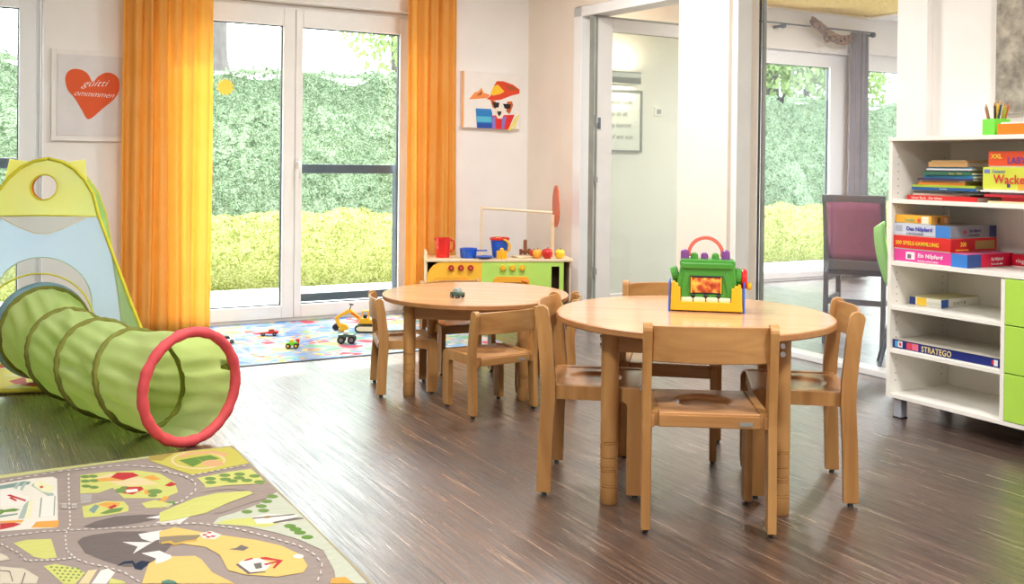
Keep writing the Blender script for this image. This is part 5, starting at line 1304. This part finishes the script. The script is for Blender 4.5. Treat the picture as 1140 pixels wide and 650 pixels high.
xm = .385; M_ko = plain('kitchen_orange', (246,188,58), .4, .02); M_kg = plain('kitchen_green', (184,224,104), .4, .02); M_ko2 = plain('kitchen_orange_door', (240,172,48), .4, .02)
fo = [(.014,.03),(xm,.03),(xm,KH-.019),(.12,KH-.019)]+[(.12-.106*math.sin(math.radians(a)), KH-.125+.106*math.cos(math.radians(a))) for a in (20,40,60,75,90)]
of = B().prism(fo, .014, frame((0,0.006,0),(1,0,0),(0,0,1))).build('oven_front', M_ko, kt)
xr_ = KW-.085
gf = B().box((xm,-.008,.03),(xr_-.055,.006,KH-.019)).box((xr_,-.008,.03),(xr_+.03,.006,KH-.019)).box((xr_-.055,-.008,.03),(xr_,.006,.10)).box((xr_-.055,-.008,KH-.05),(xr_,.006,KH-.019)).build('sink_front', M_kg, kt)
for f0, f1, mt_, nm in ((.05,.30,M_ko2,of),(xm+.08,xm+.33,M_ko2,gf)):
    pl_ = rrect(f0,.12,f1,.325,.035,5); d = B().prism(pl_, .01, frame((0,-.008,0),(1,0,0),(0,0,1))).build('door', mt_, nm, bevel=.002)
    pl2 = rrect(f0+.045,.15,f1-.045,.285,.03,5); B().prism(pl2, .002, frame((0,-.018,0),(1,0,0),(0,0,1))).build('door_window', plain('brown_window', (120,76,50), .4), nm)
    B().tube([(f1-.055,-.03,.30),(f1-.015,-.03,.29)], .01, 10).build('handle', P_org, nm)
for i in range(3):
    for x0, m_, m2, nm in ((.175,plain('maroon_knob',(170,44,30),.4),P_salmon,of),(xm+.145,P_yel,plain('pale_yellow',(244,214,90),.4),gf)):
        x = x0+.085*i*.78; k_ = B().tube([(x,-.008,KH-.058),(x,-.032,KH-.058)], .020, 18).build('knob', m_, nm, bevel=.003)
        B().tube([(x,-.032,KH-.058),(x,-.036,KH-.058)], .007, 10).build('knob_centre', m2, k_)
# backsplash frame: two posts and a bar, oval disc on the right post
b = B(); x1_, x2_ = .405, .905
b.box((x1_-.008,KD-.03,KH),(x1_+.008,KD-.014,.80)); b.build('post', M_birch, kt, bevel=.002); B().box((x2_-.012,KD-.10,KH),(x2_+.012,KD-.075,.74)).build('post', M_birch, kt, bevel=.002)
B().tube([(x1_,KD-.022,.782),(x2_,KD-.0875,.755)], .009, 8).build('hanging_bar', M_birch, kt)
B().tube([(x2_+.02,KD-.0875,.80),(x2_+.028,KD-.0875,.80)], .15, 26).build('disc', plain('orange_red_disc', (226,110,70), .5, .1, 30), kt)
def kp(x, y): p = kl+ku*x+kv*y; return (p.x, p.y, KH+.0075)
jug = thing('toy_jug', 'red plastic toy jug at the left end of the toy kitchen', 'toy jug', kp(.125,.13))
b = B().lathe([(.046,0),(.047,.01),(.052,.135),(.050,.135),(.045,.012),(.001,.01)], n=24); b.add([(-.048,-.012,.135),(-.048,.012,.135),(-.066,0,.138),(-.05,0,.11)], [(0,2,3),(2,1,3),(0,1,2)]); b.build('body', P_red, jug, smooth='auto')
B().tube([(.05,0,.12),(.074,0,.115),(.078,0,.08),(.07,0,.05),(.048,0,.04)], .006, 8).build('handle', P_red, jug, smooth=True)
jug.rotation_euler = (0,0,kang)
tpot = thing('toy_pot', 'low blue plastic toy pot between the red jug and the bucket', 'toy pot', kp(.30,.10)); tpot.rotation_euler = (0,0,kang)
B().lathe([(.052,0),(.056,.008),(.060,.062),(.064,.064),(.060,.066),(.055,.062),(.05,.008),(.001,.006)], n=24).build('body', P_blu, tpot, smooth='auto')
B().box((.055,-.01,.045),(.13,.01,.055)).build('handle', P_blu, tpot, bevel=.003)
tag(B(kp(.405,.035)).lathe([(.035,0),(.05,.006),(.066,.014),(.066,.017),(.05,.010),(.001,.006)], kp(.405,.035), 24).build('toy_plate', P_blu, smooth='auto'), 'flat blue toy plate in front of the blue pot', 'toy plate')
bk2 = thing('toy_bucket', 'blue toy bucket with red rim and yellow handle on the toy kitchen', 'toy bucket', kp(.52,.12)); bk2.rotation_euler = (0,0,kang)
B().lathe([(.048,0),(.05,.004),(.064,.125),(.062,.125),(.046,.006),(.001,.005)], n=24).build('body', P_blu, bk2, smooth='auto'); B().lathe([(.063,.122),(.070,.124),(.070,.138),(.062,.140),(.060,.125)], n=24, cap=False).build('rim', P_red, bk2, smooth='auto')
B().tube([(-.03,-.05,.135)]+[(-.01+.075*math.sin(math.radians(a)),-.055-.012*math.sin(math.radians(a)),.08+.055*math.cos(math.radians(a))) for a in range(0,130,16)], .008, 8).build('handle', P_yel, bk2, smooth=True)
fl = []
for i in range(32):
    a = 2*PI*i/32; r_ = .036+.005*math.cos(a*8); fl.append((r_*math.cos(a), .04+r_*math.sin(a)))
q = kp(.525,.02); yf_ = thing('toy_cup', 'small scalloped yellow toy cup in front of the blue bucket', 'toy cup', q); yf_.rotation_euler = (0,0,kang)
B().prism([(r*math.cos(t_), r*math.sin(t_)) for t_ in [2*PI*i/32 for i in range(32)] for r in [.032+.005*math.cos(8*t_)]], .055).build('body', P_yel, yf_, bevel=.004); B().ball((0,0,.062), .014, 12).build('knob', P_yel, yf_, smooth=True)
cbq = kp(.715,.14); tag(B(cbq).box((cbq[0]-.10,cbq[1]-.05,cbq[2]),(cbq[0]+.10,cbq[1]+.05,cbq[2]+.012)).build('cutting_board', M_birch, bevel=.004), 'light wooden board lying beneath the wooden toy tap', 'board')
tp_ = thing('toy_tap', 'brown wooden toy tap standing behind the apples', 'toy tap', kp(.715,.235)); b = B().tube([(0,0,0),(0,0,.10)], .013, 12).ball((0,0,.105), .013, 10); b.build('spout', wood('dark_wood', (120,70,44), (150,92,60)), tp_, smooth='auto')
B().tube([(-.04,0,.03),(.04,0,.03)], .012, 10).tube([(-.035,0,0),(-.035,0,.05)], .011, 10).tube([(.035,0,0),(.035,0,.05)], .011, 10).build('valve', bpy.data.materials['dark_wood'], tp_, smooth='auto')
def apple(x, y, col, label, s=1.0, sc=(1,1,1)):
    p = kp(x, y); t = thing('toy_fruit', label, 'toy fruit', p, 0, 'toy fruits on the toy kitchen')
    B().lathe([(.001,.004),(.016*s,0),(.030*s,.012*s),(.036*s,.034*s),(.030*s,.056*s),(.014*s,.062*s),(.001,.056*s)], n=18).build('body', Pl('fruit_skin', col), t, smooth=True)
    B().tube([(0,0,.054*s),(.004,0,.072*s)], .002, 6).build('stem', M_black, t)
apple(.845,.04,(206,40,36),'shiny red toy apple in the middle of the toy fruits', 1.1)
apple(.778,.06,(240,170,50),'orange-yellow toy fruit left of the red apple', 1.0)
apple(.762,.125,(190,50,30),'dark red toy fruit furthest to the left of the toy fruits', .9)
apple(.935,.05,(246,206,50),'bright yellow toy fruit at the right end of the toy kitchen', 1.0)
# ================================================================== ADJOINING ROOM FURNITURE
M_dk = plain('grey_brown_wood', (92,84,84), .4, .05); M_purp = plain('purple_upholstery', (158,84,112), .8, .06, 30)
hc = thing('upholstered_chair', 'tall chair with dark wood frame and purple back behind the glass partition', 'chair', (5.10,4.50,0), math.radians(-58))
hc.scale = (.80,1,1)
# local: +y is the seat side, back at -y
for s in (-1,1):
    x = s*.215
    prof = [(-.235,0),(-.20,0),(-.175,.22),(-.17,.45),(-.19,.70),(-.235,.93),(-.27,.93),(-.225,.70),(-.205,.45),(-.21,.22)]
    B().prism(prof, .035, Matrix.Translation((x-.0175,0,0)) @ frame((0,0,0),(0,1,0),(0,0,1))).build('leg', M_dk, hc, bevel=.004)
    B().prism([(.20,0),(.235,0),(.24,.44),(.195,.44)], .035, Matrix.Translation((x-.0175,0,0)) @ frame((0,0,0),(0,1,0),(0,0,1))).build('leg', M_dk, hc, bevel=.004)
    B().box((x-.0125,-.18,.25),(x+.0125,.21,.28)).build('stretcher', M_dk, hc)
    B().box((x-.0125,-.18,.39),(x+.0125,.21,.435)).build('seat_rail', M_dk, hc)
b = B(); b.grid(lambda u,v: Vector((-.197+.394*u, -.262+.09*(1-v)**1.0+.0-.02*math.sin(PI*u), .53+.36*v)), 12, 8); b.build('back_panel', M_purp, hc, smooth=True, solid=.03)
B().box((-.235,-.272,.885),(.235,-.232,.935)).build('top_rail', M_dk, hc, bevel=.006); B().box((-.20,-.22,.47),(.20,-.18,.53)).build('lower_rail', M_dk, hc, bevel=.004)
B().box((-.23,-.19,.435),(.23,.235,.49)).build('seat', Pl('dark_leather', (70,66,78), rough=.5), hc, bevel=.015, seg=3); B().box((-.20,-.195,.25),(.20,-.175,.285)).build('stretcher', M_dk, hc)
gs = thing('shell_chair', 'green shell chair with thin dark legs behind the glass partition, half hidden by the shelf', 'chair', (4.66,3.71,0), math.radians(-140))
M_gsh = Pl('leaf_green_shell', (150,214,96), rough=.4)
def shell(u,v):
    x = (u-.5)*.40*(1-.25*max(0,v-.5)); 
    if v < .5: k = v/.5; y = .20-.36*k; z = .45-.02*math.sin(k*PI)
    else: k = (v-.5)/.5; y = -.16-.07*math.sin(k*PI*.5)-.0*k; z = .45+.32*k**1.1
    return Vector((x, y+.05*abs(u-.5)*2*(v > .5), z+.03*abs(u-.5)*2))
B().grid(shell, 14, 22).build('shell', M_gsh, gs, smooth=True, solid=.012)
for sx in (-1,1):
    for y0_, y1_ in ((.12,.20),(-.12,-.20)):
        B().tube([(sx*.12,y0_*.8,.43),(sx*.18,y1_,.0)], .010, 8).build('leg', M_steel, gs, smooth=True)
# ================================================================== CAMERA, LIGHT
f_px, th, pi_, ro_, cy_ = 1122.9, .5145, .0079, -.0110, 192.02
F_ = Vector((math.sin(th)*math.cos(pi_), math.cos(th)*math.cos(pi_), -math.sin(pi_))); R_ = Vector((math.cos(th),-math.sin(th),0)); U_ = R_.cross(F_)
c_, s_ = math.cos(ro_), math.sin(ro_); R2_ = R_*c_-U_*s_; U2_ = R_*s_+U_*c_
cd = bpy.data.cameras.new('camera'); cam = bpy.data.objects.new('camera', cd); C.objects.link(cam)
M = Matrix((R2_,U2_,-F_)).transposed().to_4x4(); M.translation = Vector((0,0,1.1)); cam.matrix_world = M
cd.sensor_width = 36; cd.lens = 36*f_px/1140; cd.shift_y = -(325-cy_)/1140; cd.clip_start = .05
bpy.context.scene.camera = cam
sc = bpy.context.scene
w = bpy.data.worlds.new('sky'); sc.world = w; w.use_nodes = True; nt = w.node_tree; nt.nodes.clear()
bg = nt.nodes.new('ShaderNodeBackground'); wo = nt.nodes.new('ShaderNodeOutputWorld'); bg.inputs[0].default_value = (.86,.93,1,1); bg.inputs[1].default_value = SKY
nt.links.new(bg.outputs[0], wo.inputs[0])
S = bpy.data.lights.new('sun', 'SUN'); S.energy = SUN; S.angle = math.radians(2.5); S.color = (1,.93,.82)
so = bpy.data.objects.new('sun', S); C.objects.link(so); d = Vector((-.22,-1,-1.15)); so.rotation_euler = d.to_track_quat('-Z','Y').to_euler()
# round white fill lamps, unseen, added under the ceilings to brighten both rooms
for i,(x,y,e) in enumerate(((.2,1.2,FILL),(2.6,.8,FILL),(1.2,3.6,FILL*.6),(3.0,4.6,FILL*.6),(6.4,4.9,FILL*1.7))):
    hz = CH if x < 4 else 2.65
    t = thing('fill_lamp', 'round white fill lamp added out of view under the ceiling', 'lamp', (x,y,hz), 0, 'round white fill lamps added under the ceilings'); z = -.035 if x < 4 else -.08
    B().lathe([(.24,0),(.25,z*.3),(.25,z),(.24,z)], n=32, cap=False).build('ring', M_framew, t, smooth='auto')
    L = bpy.data.lights.new('fill_light','AREA'); L.shape = 'DISK'; L.size = .46; L.energy = e; L.color = (1,.985,.965)
    o = bpy.data.objects.new('fill_light', L); C.objects.link(o); o.location = (x,y,hz+z-.004)
sc.view_settings.view_transform = 'Standard'; sc.view_settings.look = 'None'; sc.view_settings.gamma = 1; sc.view_settings.use_curve_mapping = False
sc.view_settings.exposure = EXPO
sc.cycles.use_denoising = True
sc.cycles.max_bounces = 10; sc.cycles.diffuse_bounces = 5; sc.cycles.transparent_max_bounces = 24; sc.cycles.sample_clamp_indirect = 6
sc.cycles.caustics_reflective = False; sc.cycles.caustics_refractive = False
